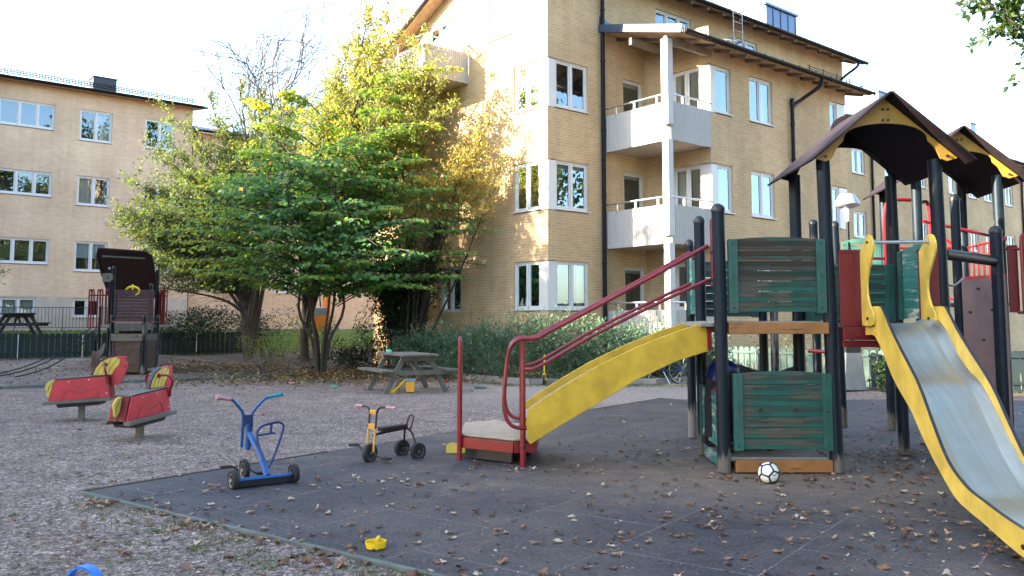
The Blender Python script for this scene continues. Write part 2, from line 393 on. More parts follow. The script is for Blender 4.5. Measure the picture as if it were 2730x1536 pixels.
M['bin'] = m_plain("bin_steel", (.23,.25,.28), .4, metal=.6, var=.15, scale=4)
M['bag'] = m_plain("black_bin_bag", (.02,.02,.023), .35, var=.3, scale=20, bump=.5)
M['lampshade'] = m_plain("pale_lamp_shade", (.3,.32,.35), .35, metal=.25, var=.05)
M['lampneck'] = m_plain("white_lamp_neck", (.6,.6,.6), .35)
M['asphalt'] = m_plain("pale_path_asphalt", (.3,.29,.29), .9, var=.1, scale=20, bump=.2)
M['bark'] = m_paint("bark", (.05,.038,.03), (.11,.095,.08), .6, .9, (1,1,.2), 0, 14)
M['barkdark'] = m_plain("dark_twigs", (.03,.022,.018), .85, var=.3, scale=10)
M['barkpale'] = m_plain("pale_twigs", (.16,.13,.115), .85, var=.3, scale=10)

def m_leaf(name, stops, trans=.4, rough=.55):
    t = NT(name); at = t.n("Attribute", attribute_name="tint", attribute_type='GEOMETRY')
    col = t.ramp(at.outputs["Fac"], stops)
    t.fin(col, rough, 0, .3)
    tl = t.n("BsdfTranslucent"); t.l(t.mix(1., col, (1.5,1.6,.7,1), 'MULTIPLY'), tl.inputs[0])
    mx = t.n("MixShader"); mx.inputs[0].default_value = trans
    t.l(t.b.outputs[0], mx.inputs[1]); t.l(tl.outputs[0], mx.inputs[2]); t.l(mx.outputs[0], t.out.inputs[0])
    return t.m
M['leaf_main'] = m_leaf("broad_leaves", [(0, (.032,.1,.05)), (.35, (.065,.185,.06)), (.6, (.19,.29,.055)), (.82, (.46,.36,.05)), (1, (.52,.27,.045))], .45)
M['leaf_willow'] = m_leaf("narrow_leaves", [(0, (.06,.085,.045)), (.4, (.12,.155,.06)), (.7, (.22,.23,.075)), (.88, (.33,.27,.09)), (1, (.4,.24,.09))], .45)
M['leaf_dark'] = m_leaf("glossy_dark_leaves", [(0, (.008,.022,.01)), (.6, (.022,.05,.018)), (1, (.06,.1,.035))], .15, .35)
M['leaf_juniper'] = m_leaf("juniper_sprays", [(0, (.03,.07,.042)), (.55, (.09,.17,.1)), (1, (.2,.28,.16))], .2, .6)
M['leaf_oak'] = m_leaf("oak_leaves", [(0, (.02,.05,.02)), (.6, (.06,.1,.025)), (.85, (.3,.28,.04)), (1, (.4,.2,.04))], .35)
M['leaf_dry'] = m_leaf("fallen_leaf_litter", [(0, (.07,.035,.022)), (.4, (.18,.085,.04)), (.75, (.33,.2,.11)), (1, (.5,.4,.3))], .1, .6)
M['leaf_yellowlitter'] = m_leaf("yellow_leaf_litter", [(0, (.06,.035,.018)), (.5, (.15,.085,.035)), (.8, (.34,.23,.06)), (1, (.45,.36,.2))], .1, .6)
M['grass'] = m_leaf("grass_blades", [(0, (.035,.055,.018)), (.6, (.08,.12,.03)), (1, (.19,.2,.07))], .35)
def m_fallen():
    t = NT("fallen_oak_leaf"); oi = t.n("ObjectInfo")
    col = t.ramp(oi.outputs["Random"], [(0, (.1,.04,.022)), (.3, (.2,.085,.04)), (.6, (.3,.16,.08)), (.82, (.4,.27,.17)), (1, (.55,.45,.36))])
    col = t.mix(t.noise(t.coord(), 30, 5), col, t.mix(1., col, (.55,.5,.45), 'MULTIPLY'))
    return t.fin(col, .55, 0, .3)
M['fallen'] = m_fallen()
# ------------------------------------------------------------------ ground
TH = R(39.7); U = Vector((math.cos(TH), math.sin(TH), 0)); V = Vector((-math.sin(TH), math.cos(TH), 0))
F0 = Vector((-15.3, 31.3, 0))                              # a point on the far fence line
def sstep(a, b, x):
    t = max(0., min(1., (x-a)/(b-a))); return t*t*(3-2*t)
def gz(x, y):
    w = (Vector((x, y, 0))-F0).dot(V)
    lx = (Vector((x, y, 0))-F0).dot(U)
    z = .15*sstep(-7, -.4, w) + .9*sstep(.1, 2.4, w)
    return z * (1-sstep(16, 24, lx))
def ground():
    def axis(lo, hi, c0, c1, fine, coarse):
        a = [lo]
        while a[-1] < hi:
            x = a[-1]; d = 0 if c0 <= x <= c1 else min(abs(x-c0), abs(x-c1))
            a.append(x + min(coarse, fine + d*.25))
        return a
    xs = axis(-420, 420, -26, 14, .55, 60); ys = axis(-300, 520, 2, 46, .55, 60)
    mb = MB(); nx = len(xs)
    for y in ys:
        for x in xs:
            z = gz(x, y)
            if abs(x) < 30 and -5 < y < 50:
                z += .018*math.sin(x*1.3+y*.7)*math.sin(y*1.1-x*.4) + .008*math.sin(x*3.1)*math.sin(y*2.7)
                if -4.2 < x < 14 and y < 17: z = min(z, .004)
            mb.v.append((x, y, z))
    for j in range(len(ys)-1):
        for i in range(nx-1):
            a = j*nx+i; mb.f.append((a, a+1, a+1+nx, a+nx)); mb.uv.append(None)
    tag(mb.build("ground", M['ground'], smooth=True), "grey gravel yard rising to a grass bank behind the far fence", "ground", kind="structure")
ground()
Ma = Vector((6.63, 8.99, 0)).normalized(); Mb = Vector((Ma.y, -Ma.x, 0)); M0 = Vector((-3.73, 7.55, 0))
mb = MB()
poly = [M0, M0+Ma*11.2, Vector((3.43, 15.9, 0)), Vector((4.6, 16.35, 0)), Vector((7, 16.2, 0)), Vector((12.5, 15.6, 0)), Vector((15, 8, 0)), M0+Mb*24, M0+Mb*12]
poly = [M0, M0+Ma*11.2, Vector((3.5, 16.0, 0)), Vector((7, 16.25, 0)), Vector((14, 15.8, 0)), M0+Mb*20+Ma*6, M0+Mb*20]
P = [(p.x, p.y) for p in poly]
mb.prism(P, (0,0,.012), (1,0,0), (0,1,0), .016)
tag(mb.build("rubber_paving", M['mat']), "dark rubber safety tiles laid under the play tower", "paving", kind="structure")
def edging(name, pts, w, h, mat, label, jit=.008):
    m = MB(); z0 = -.05
    for i in range(len(pts)-1):
        a = Vector(pts[i]); b = Vector(pts[i+1]); L = (b-a).length; n = max(1, int(L/2.4))
        for k in range(n):
            p = a.lerp(b, k/n); q = a.lerp(b, (k+1)/n-.004/L)
            za = gz(p.x, p.y); j = rnd.uniform(-jit, jit)
            m.bar(p+Vector((0,0,za+(h+z0)/2+j)), q+Vector((0,0,gz(q.x,q.y)+(h+z0)/2+j)), w, h-z0)
    return tag(m.build(name, mat, bevel=.006), label, "edging board")
edging("edging_board", [M0-Mb*.02, M0+Mb*4.4, M0+Mb*9], .04, .03, M['curb'], "long greenish grey timber edge along the near side of the rubber paving")
edging("edging_board", [M0-Ma*.0-Mb*.03, M0+Ma*11.2-Mb*.03], .04, .028, M['curbdark'], "brown timber edge between the gravel and the left side of the rubber paving")
edging("edging_board", [(-19, 17.4, 0), (-11.2, 18.9, 0), (-8.0, 21.9, 0), (-5.7, 24.0, 0)], .09, .07, M['curb'], "weathered plank edging of the sandpit running to the tree trunk")
edging("edging_board", [(-13.2, 32.2, 0), (-10.4, 29.6, 0), (-8.2, 28.4, 0)], .08, .08, M['wood'], "short plank edging under the bushes by the far fence")
edging("kerb", [(-1.9, 24.2, 0), (-1.2, 22.2, 0), (.45, 20.3, 0), (3.4, 20.3, 0), (6.2, 22.6, 0)], .1, .14, M['kerb'], "low grey stone kerb in front of the feathery hedge")['category'] = "kerb"
# path in front of the left building
O2 = Vector((-15.49, 40.75, 0))
def onb(x, y, z=0): return O2 + U*x + V*y + Vector((0,0,z))
m = MB()
for i in range(40):
    x0 = -32+i*1.5; m.face([onb(x0, -2.4, 1.062), onb(x0+1.5, -2.4, 1.062), onb(x0+1.5, -.9, 1.07), onb(x0, -.9, 1.07)])
tag(m.build("footpath", M['asphalt']), "pale footpath along the foot of the peach brick building", "path", kind="structure")

# ------------------------------------------------------------------ buildings
def wall(mb, o, dx, w, z0, z1, holes, n, depth=.13, slopefn=None):
    """brick sheet from o along dx with rectangular openings (x0,x1,za,zb) and reveals set back along -n"""
    o = Vector(o); dx = Vector(dx); n = Vector(n)
    xs = sorted({0, w, *[h[0] for h in holes], *[h[1] for h in holes]}); zs = sorted({z0, z1, *[h[2] for h in holes], *[h[3] for h in holes]})
    P = lambda x, z, d=0: o + dx*x + Vector((0,0,z)) - n*d
    flip = dx.cross(Vector((0,0,1))).dot(n) < 0
    def q(a, b, c, d, uv):
        if flip: a, b, c, d = d, c, b, a; uv = uv[::-1]
        mb.face([a, b, c, d], uv)
    for i in range(len(xs)-1):
        for j in range(len(zs)-1):
            cx = (xs[i]+xs[i+1])/2; cz = (zs[j]+zs[j+1])/2
            if any(h[0] < cx < h[1] and h[2] < cz < h[3] for h in holes): continue
            a, b, c, d = xs[i], xs[i+1], zs[j], zs[j+1]
            q(P(a,c), P(b,c), P(b,d), P(a,d), [(a,c),(b,c),(b,d),(a,d)])
    for h in holes:
        a, b, c, d = h[:4]; k = [a, b, c, d]
        sides = h[4] if len(h) > 4 else 'lrtb'
        if 'l' in sides: q(P(a,c), P(a,d), P(a,d,depth), P(a,c,depth), [(0,c),(0,d),(depth,d),(depth,c)])
        if 'r' in sides: q(P(b,d), P(b,c), P(b,c,depth), P(b,d,depth), [(0,d),(0,c),(depth,c),(depth,d)])
        if 't' in sides: q(P(a,d), P(b,d), P(b,d,depth), P(a,d,depth), [(a,0),(b,0),(b,depth),(a,depth)])
        if 'b' in sides: q(P(b,c), P(a,c), P(a,c,depth), P(b,c,depth), [(b,0),(a,0),(a,depth),(b,depth)])
def window(parent, o, dx, n, x0, x1, z0, z1, parts=2, curtain=None, name="window", wmul=None, sill=True, blind=0, door=False, deep=.55):
    """white framed casement set in an opening; child pane, sill, curtain, room behind"""
    o = Vector(o); dx = Vector(dx); n = Vector(n); up = Vector((0,0,1))
    P = lambda x, z, d: o + dx*x + up*z - n*d
    rot = Matrix((dx, -n, up)).transposed()
    f = MB()
    def fb(a, b, c, d, d0, d1):
        f.box((P(a,c,d0)+P(b,d,d1))/2, (b-a, d1-d0, d-c), rot=rot)
    t = .05; g0, g1 = .05, .12
    sb = z0 + (.05 if sill else 0)
    fb(x0, x1, z1-t, z1, g0, g1); fb(x0, x1, sb, sb+t, g0, g1)
    fb(x0, x0+t, sb+t, z1-t, g0, g1); fb(x1-t, x1, sb+t, z1-t, g0, g1)
    splits = wmul or [(k+1)/parts for k in range(parts-1)]
    xs = [x0+t] + [x0+(x1-x0)*s for s in splits] + [x1-t]
    gl = MB(); s = .045
    for i in range(len(xs)-1):
        a, b = xs[i], xs[i+1]
        if i: fb(a-.03, a+.03, sb+t, z1-t, g0-.006, g1)
        a2 = a+(.03 if i else 0)+.003; b2 = b-(.03 if i < len(xs)-2 else 0)-.003; c2, d2 = sb+t+.003, z1-t-.003
        h0, h1 = g0+.015, g1-.012
        fb(a2, b2, d2-s, d2, h0, h1); fb(a2, b2, c2, c2+s*(1 if not door else 2.2), h0, h1)
        fb(a2, a2+s, c2+s, d2-s, h0, h1); fb(b2-s, b2, c2+s, d2-s, h0, h1)
        gl.face([P(a2+s*.5, c2+s*.5, .088), P(b2-s*.5, c2+s*.5, .088), P(b2-s*.5, d2-s*.5, .088), P(a2+s*.5, d2-s*.5, .088)])
    w = f.build(name, M['white'], parent)
    gl.build("pane", M['glass'], w)
    if sill:
        k = MB(); k.box((P(x0-.04, z0+.02, -.04)+P(x1+.04, z0+.05, .06))/2, (x1-x0+.08, .12, .024), rot=rot); k.build("sill", M['white'], w)
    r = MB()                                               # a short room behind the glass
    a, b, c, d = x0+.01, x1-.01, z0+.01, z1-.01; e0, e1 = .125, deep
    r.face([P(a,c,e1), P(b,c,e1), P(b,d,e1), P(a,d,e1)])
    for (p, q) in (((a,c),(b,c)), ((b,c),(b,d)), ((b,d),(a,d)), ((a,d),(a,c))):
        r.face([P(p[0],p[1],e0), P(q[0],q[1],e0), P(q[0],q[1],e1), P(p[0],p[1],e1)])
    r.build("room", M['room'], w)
    if curtain or blind:
        c_ = MB()
        for (s0, s1) in (curtain or []):
            k = max(3, int((s1-s0)*(x1-x0)/.05)); pts = []
            for i in range(k+1):
                xx = x0 + (x1-x0)*(s0+(s1-s0)*i/k); pts.append((xx, .25 + .025*(i % 2)))
            for i in range(k):
                c_.face([P(pts[i][0], z0+.06, pts[i][1]), P(pts[i+1][0], z0+.06, pts[i+1][1]), P(pts[i+1][0], z1-.06, pts[i+1][1]), P(pts[i][0], z1-.06, pts[i][1])])
        if blind:
            zb = z1-.05-(z1-z0)*blind
            c_.face([P(x0+.05, zb, .17), P(x1-.05, zb, .17), P(x1-.05, z1-.05, .17), P(x0+.05, z1-.05, .17)])
        c_.build("curtain" if curtain else "blind", M['curtain'] if curtain else M['sky_curtain'], w)
    return w
def corner_window(parent, front_o, fx, fn, side_o, sx, sn, xf0, xf1, xs0, xs1, z0, z1, parts_f=2, parts_s=2, pf=None, ps=None, **k):
    """white corner panel between two casements; pf/ps = width of the panel on each face"""
    m = MB(); up = Vector((0,0,1))
    for o, dx, n, a, b in ((Vector(front_o), Vector(fx), Vector(fn), min(0, 0), pf), (Vector(side_o), Vector(sx), Vector(sn), 0, ps)):
        rot = Matrix((dx, -n, up)).transposed()
        c = o + dx*(a+b)/2 + up*(z0+z1)/2 - n*.045
        m.box(c, (b-a, .05, z1-z0-.04), rot=rot)
    m.build("corner_panel", M['white'], parent)
    a = window(parent, front_o, fx, fn, pf, xf1, z0, z1, parts_f, **k)
    b = window(parent, side_o, sx, sn, ps, xs1, z0, z1, parts_s, **k)
def roofslab(parent, pts, th, mat=None, name="roof", under=None):
    """four top corners (counter-clockwise), thickness th; separate soffit mesh"""
    m = MB(); P = [Vector(p) for p in pts]; D_ = Vector((0,0,-th))
    m.hexa([p+D_ for p in P]+P); r = m.build(name, mat or M['roofmetal'], parent)
    if under:
        s = MB(); c = sum(P, Vector())/4
        Q = [c+(p-c)*.985 for p in P]
        s.hexa([p+D_*1.0+Vector((0,0,-.035)) for p in Q]+[p+D_*1.0+Vector((0,0,-.003)) for p in Q]); s.build("soffit", under, r)
    return r
def gutter(parent, a, b, r=.075, ends=True):
    a = Vector(a); b = Vector(b); d = (b-a).normalized(); s = d.cross(Vector((0,0,1))); m = MB()
    n = 8; prof = [(math.cos(math.pi+math.pi*i/n)*r, math.sin(math.pi+math.pi*i/n)*r) for i in range(n+1)]
    prof = prof + [(x*.86, y*.86+.004) for x, y in prof[::-1]]
    L = (b-a).length; m.prism(prof, a+d*L/2, s, (0,0,1), L)
    k = int(L/.85)
    for i in range(k+1):
        p = a+d*(L*i/max(1, k)); m.box(p+Vector((0,0,-.02)), (.03, .03, .17), rot=Matrix((d, s, Vector((0,0,1)))).transposed())
    return m.build("gutter", M['gutter'], parent)
def downpipe(parent, pts, r=.05, clips=()):
    m = MB(); m.tube(bez(pts, 5) if len(pts) > 3 else pts, r, 10)
    for c in clips: m.lathe([(r*1.25, -.02), (r*1.25, .02)], c, 10)
    return m.build("downpipe", M['gutter'], parent, smooth=True)
def corrugated(mb, p0, dx, L, z0, z1, n, pitch=.075, amp=.018):
    p0 = Vector(p0); dx = Vector(dx); n = Vector(n); k = int(L/(pitch/4)); seq = [0, 1, 1, 0]
    for i in range(k):
        a = p0+dx*(L*i/k)+n*amp*seq[i % 4]; b = p0+dx*(L*(i+1)/k)+n*amp*seq[(i+1) % 4]
        mb.face([a+Vector((0,0,z0)), b+Vector((0,0,z0)), b+Vector((0,0,z1)), a+Vector((0,0,z1))])
X = Vector((1,0,0)); Yv = Vector((0,1,0)); NX = -X; NY = -Yv

def main_building():
    b = thing("apartment_building", (.96, 22.64, 0), TH, "tall yellow brick apartment block with corner windows, white balconies and a black roof", "building")
    w = MB(); D_ = 9.0; WX = 15.46
    lv = [(1.75, 3.11), (4.46, 5.85), (7.27, 8.65)]
    # front plane y=0
    holes = []
    for z0, z1 in lv: holes.append((0, 1.53, z0, z1, 'rtb'))
    doors = [(2.96, 3.83, .85, 3.05), (2.96, 3.83, 3.72, 5.82), (2.96, 3.83, 6.46, 8.58)]
    holes += doors
    up = [(4.47, 6.2, 9.95, 11.07), (8.62, 9.81, 9.95, 11.05)]
    holes += up
    wall(w, (0,0,0), X, WX, -.2, 11.75, holes, NY)
    # left plane x=0, from the corner back
    hl = [(0, 1.43, z0, z1, 'rtb') for z0, z1 in lv]
    hl += [(1.47, 2.57, 9.66, 11.02), (3.94, 5.77, 8.85, 10.95), (3.9, 5.0, 1.75, 3.11)]
    wall(w, (0,0,0), Yv, D_, -.2, 11.75, hl, NX)
    # gable top on the left, other sides
    for xx, fl in ((0, 1), (WX, -1)):
        pts = [(xx,0,11.75), (xx,D_,11.75), (xx,D_,10.2), (xx,2.41,12.7)]
        pts = [(xx,0,11.75), (xx,2.41,12.7), (xx,4.9,11.75)]
        w.face(pts[::fl], [(p[1], p[2]) for p in pts][::fl])
    w.face([(WX,0,-.2),(WX,D_,-.2),(WX,D_,11.75),(WX,0,11.75)], [(0,0),(D_,0),(D_,11.75),(0,11.75)])
    w.face([(WX,D_,-.2),(0,D_,-.2),(0,D_,11.75),(WX,D_,11.75)], [(0,0),(WX,0),(WX,11.75),(0,11.75)])
    w.build("brick_wall", M['brick'], b)
    # projecting wing (bay 2)
    x0, x1, y0 = 3.9, 11.18, -2.41
    w = MB(); hf = []
    for z0, z1 in lv:
        hf.append((0, .98, z0, z1, 'rtb')); hf.append((1.86, 3.03, z0, z1)); hf.append((6.28, 7.28, z0, z1, 'ltb'))
    wall(w, (x0,y0,0), X, x1-x0, -.2, 9.18, hf, NY)
    hs = [(0, 1.36, z0, z1, 'rtb') for z0, z1 in lv]
    wall(w, (x0,y0,0), Yv, -y0, -.2, 9.75, hs, NX)
    w.face([(x0,y0,9.18),(x0,0,9.75),(x0,0,9.75)][:3], None) if False else None
    hr = [(0, .9, z0, z1, 'rtb') for z0, z1 in lv]
    wall(w, (x1,y0,0), Yv, -y0, -.2, 9.3, hr, X)
    w.build("brick_wall", M['brick'], b)
    # windows
    for i, (z0, z1) in enumerate(lv):
        corner_window(b, (0,0,0), X, NY, (0,0,0), Yv, NX, 0, 1.53, 0, 1.43, z0, z1, pf=.29, ps=.34,
                      blind=[.0, .12, .0][i], curtain=[[(.8,1)],None,[(0,.16)]][i])
        m = MB(); m.box((.15,.046,(z0+z1)/2),(.02,.02,.02))
        o = (x0,y0,0)
        corner_window(b, o, X, NY, o, Yv, NX, 0, .98, 0, 1.36, z0, z1, parts_f=1, pf=.28, ps=.34, curtain=[[(0,.3)],[(.65,1)],[(0,.15),(.85,1)]][i])
        window(b, o, X, NY, 1.86, 3.03, z0, z1, 2, curtain=[[(0,.22)],[(0,.12),(.86,1)],[(.78,1)]][i])
        m = MB(); m.box((x1-.27, y0+.045, (z0+z1)/2), (.5, .05, z1-z0-.04)); m.box((x1-.045, y0+.3, (z0+z1)/2), (.05, .46, z1-z0-.04)); m.build("corner_panel", M['white'], b)
        window(b, o, X, NY, 6.28, 6.76, z0, z1, 1)
        window(b, (x1,y0,0), Yv, X, .5, .9, z0, z1, 1, sill=False)
        dz = doors[i]; window(b, (0,0,0), X, NY, dz[0], dz[1], dz[2], dz[3], 1, name="balcony_door", sill=False, door=True, blind=.06)
    window(b, (0,0,0), X, NY, *up[0], 3, curtain=[(0,.15),(.85,1)]); window(b, (0,0,0), X, NY, *up[1], 2)
    window(b, (0,0,0), Yv, NX, 1.47, 2.57, 9.66, 11.02, 2)
    window(b, (0,0,0), Yv, NX, 3.94, 5.77, 8.85, 10.95, 3, sill=False, name="balcony_door")
    for z0, z1 in ((1.75, 3.11),): window(b, (0,0,0), Yv, NX, 3.9, 5.0, z0, z1, 2, sill=False)
    # main roof: gable, black sheet with timber soffit
    xa, xb = -.62, WX+.62
    r = roofslab(b, [(xa,-.62,11.52),(xb,-.62,11.52),(xb,2.41,12.83),(xa,2.41,12.83)], .12, under=M['soffit'])
    roofslab(b, [(xa,2.41,12.83),(xb,2.41,12.83),(xb,D_+.6,9.75),(xa,D_+.6,9.75)], .12, under=M['soffit'])
    g = gutter(b, (xa,-.70,11.46), (xb,-.70,11.46))
    m = MB()
    for k in range(20): m.bar((xa+.4+k*.82, -.6, 11.33), (xa+.4+k*.82, .05, 11.61), .07, .1)
    for k in range(14): m.bar((-.6, -.2+k*.7, 11.72+min(k*.7-.2, 5.0-(k*.7-.2))*.38), (.05, -.2+k*.7, 11.72+min(k*.7-.2, 5.0-(k*.7-.2))*.38), .07, .1) if k*.7 < 4.4 else None
    m.build("rafter_tails", M['rafter'], r)
    m = MB(); m.box((12.8,1.5,12.2),(2.05,1.1,2.1)); m.box((12.8,1.5,13.27),(2.2,1.25,.08))
    for k in range(5): m.box((11.8+k*.5, .94, 12.2), (.03,.03,2.0))
    m.build("chimney", M['bluemetal'], b)
    # ladder up to the upper roof
    m = MB(); lx = 7.35
    for dx in (0, .48): m.tube([(lx+dx,-.78,9.8),(lx+dx,-.78,12.1),(lx+dx,-.5,12.45),(lx+dx,.3,12.5)], .022, 6)
    for k in range(9): m.cyl((lx,-.78,9.95+k*.29),(lx+.48,-.78,9.95+k*.29),.014, n=6)
    for dx in (0,.48): m.bar((lx+dx,-.78,10.55),(lx+dx-.0,.0,10.4),.03,.05)
    m.bar((lx-.5,-.75,10.4),(lx+.5,-.75,10.55),.02,.03)
    m.build("roof_ladder", M['galv'], b)
    # lower roof over the bay and balcony
    lo = [(2.0,-3.02,9.08),(11.85,-3.02,9.08),(11.85,0.0,9.88),(2.0,0.0,9.88)]
    r2 = roofslab(b, lo, .1, under=M['soffit'])
    gutter(b, (2.0,-3.09,9.04), (11.85,-3.09,9.04))
    m = MB()
    for k in range(13): m.bar((2.75+k*.72,-2.95,8.93),(2.75+k*.72,0,9.71),.06,.12)
    m.bar((2.02,-2.41,8.93),(3.95,-2.41,8.93),.1,.2); m.bar((2.1,-1.1,9.23),(3.9,-1.1,9.23),.1,.2)
    m.build("rafters", M['rafter'], r2)
    m = MB(); m.bar((1.98,-3.0,9.07),(1.98,-.95,9.62),.03,.2); m.build("verge_flashing", M['whitecol'], r2)
    m = MB(); m.bar((1.98,-.95,9.62),(1.98,0,9.87),.03,.22); m.prism([(0,0),(1.0,0),(0,.32)],(2.0,-.03,9.9),X,(0,0,1),.03); m.build("verge_shade_and_flashing", M['bluemetal'], r2)  # blue bar paints shade on the verge's inner end; the triangle is wall flashing
    # snow rail on the lower roof
    m = MB()
    for h in (.05,.12,.19): m.cyl((8.3,-2.8,9.16+h),(11.7,-2.8,9.16+h),.012,n=5)
    for k in range(5): m.bar((8.4+k*.8,-2.8,9.12),(8.4+k*.8,-2.8,9.4),.02,.02)
    m.build("snow_guard", M['gutter'], r2)
    # downpipes
    downpipe(b, [(2.06,-.09,11.4),(2.06,-.09,.1)], .06, [(2.06,-.09,z) for z in (1.2,3.1,5.0,6.9,8.9,10.4)])
    downpipe(b, [(8.75,-3.0,9.0),(8.72,-2.95,8.75),(8.3,-2.6,8.35),(7.92,-2.5,8.05),(7.86,-2.5,7.6),(7.86,-2.5,.1)], .06, [(7.86,-2.5,z) for z in (1.2,3.1,5.0,6.4,7.5)])
    downpipe(b, [(15.5,-.66,11.4),(15.45,-.6,11.2),(15.2,-.2,10.85),(15.1,-.09,10.6),(15.1,-.09,9.6)], .05)
    # nook balconies
    for z, nm in ((6.3, 1), (3.55, 1), (.78, 0)):
        s = thing_part("balcony", b)
        m = MB(); m.span((2.17,-2.41,z),(3.9,-.003,z+.17)); m.build("balcony_slab", M['concrete'], s) if False else m.build("slab", M['concrete'], s)
        m = MB(); corrugated(m, (2.15,-2.43,0), Yv, 2.42, z-.04, z+1.0, NX); corrugated(m, (2.15,-2.43,0), X, 1.75, z-.04, z+1.0, NY)
        m.build("panel", M['offwhite'], s)
        m = MB(); zt = z+1.2
        m.tube([(2.12,0,zt),(2.12,-2.44,zt),(3.9,-2.44,zt)], .028, 8)
        for p in ((2.14,-.5),(2.14,-1.2),(2.14,-2.0),(2.7,-2.42),(3.4,-2.42)): m.bar((p[0],p[1],z+.95),(p[0],p[1],zt),.05,.04)
        m.build("handrail", M['galv'], s)
    m = MB(); m.box((2.08,-2.41,7.8),(.22,.22,2.3)); m.box((2.08+.06,-2.35,4.99),(.2,.2,2.55)); m.box((2.14,-2.35,2.2),(.2,.2,2.65)); m.build("corner_post", M['whitecol'], b)
    # balcony on the left side, fourth floor
    s = thing_part("balcony", b)
    m = MB(); m.span((-1.6,3.6,8.66),(-.003,6.4,8.84)); m.build("slab", M['concrete'], s)
    m = MB(); corrugated(m, (-1.62,3.58,0), X, 1.6, 8.66, 9.6, NY); corrugated(m, (-1.62,3.58,0), Yv, 2.85, 8.66, 9.6, NX); m.build("panel", M['offwhite'], s)
    m = MB(); m.tube([(0,3.57,9.85),(-1.64,3.57,9.85),(-1.64,6.4,9.85)],.028,8)
    for p in ((-.05,3.58),(-.8,3.58),(-1.6,3.58),(-1.62,5),(-1.62,6.3)): m.bar((p[0],p[1],9.5),(p[0],p[1],9.85),.04,.03)
    m.build("handrail", M['galv'], s)
    # tv aerial mast
    return b
def thing_part(name, parent):
    o = bpy.data.objects.new(name, None); COL.objects.link(o); o.parent = parent; XF[o.name] = XF[parent.name]; o.empty_display_size = .1; return o
main_building()

def wing_building():
    o = Vector((.96, 22.64, 0)) + U*15.46
    b = thing("apartment_building", o, TH, "long three storey yellow brick wing behind the play tower roofs", "building")
    w = MB(); L = 40; D_ = 9; e = 9.45
    holes = []; lv = [(7.2, 8.25), (4.68, 5.75), (2.05, 3.1)]
    xs = [(.5, 1.5), (3.1, 3.9), (5.75, 6.75), (9.0, 9.75), (11.1, 12.0), (12.85, 13.85), (15.4, 16.4), (18.6, 19.6), (21.6, 22.6), (25, 26), (28.4, 29.4), (32, 33)]
    for a, c in xs:
        for z0, z1 in lv: holes.append((a, c, z0, z1))
    wall(w, (0.004,0,0), X, L, -.2, e, holes, NY)
    w.face([(L,0,-.2),(L,D_,-.2),(L,D_,e),(L,0,e)], [(0,0),(D_,0),(D_,e),(0,e)]); w.face([(L,0,e),(L,D_,e),(L,D_/2,e+1.6)], [(0,e),(D_,e),(D_/2,e+1.6)])
    w.face([(L,D_,-.2),(0.004,D_,-.2),(0.004,D_,e),(L,D_,e)], [(0,0),(L,0),(L,e),(0,e)])
    w.build("brick_wall", M['brick'], b)
    k = 0
    for a, c in xs:
        for z0, z1 in lv:
            k += 1
            window(b, (0,0,0), X, NY, a, c, z0, z1, 2 if c-a > .9 else 1, blind=.9 if k % 3 == 1 else 0, curtain=[(0,.15),(.85,1)] if k % 3 == 2 else None)
    roofslab(b, [(.66,-.55,e-.02),(L+.5,-.55,e-.02),(L+.5,D_/2,e+1.3),(.66,D_/2,e+1.3)], .12, under=M['soffit'])
    roofslab(b, [(.1,D_/2,e+1.3),(L+.5,D_/2,e+1.3),(L+.5,D_+.5,e),(.1,D_+.5,e)], .12)
    gutter(b, (.66,-.62,e-.05), (L+.5,-.62,e-.05))
    for x in (6.8, 16.6, 27):
        m = MB(); m.box((x,2.2,e+1.4),(.7,.7,2.1)); m.box((x,2.2,e+2.48),(.8,.8,.06)); m.build("chimney", M['bluemetal'], b)
    downpipe(b, [(1.95,-.55,e-.1),(1.95,-.3,e-.4),(1.95,-.08,e-.7),(1.95,-.08,.2)], .05, [(1.95,-.08,z) for z in (2,4.5,7)])
    downpipe(b, [(17.4,-.55,e-.1),(17.4,-.3,e-.4),(17.4,-.08,e-.7),(17.4,-.08,.2)], .05)
wing_building()

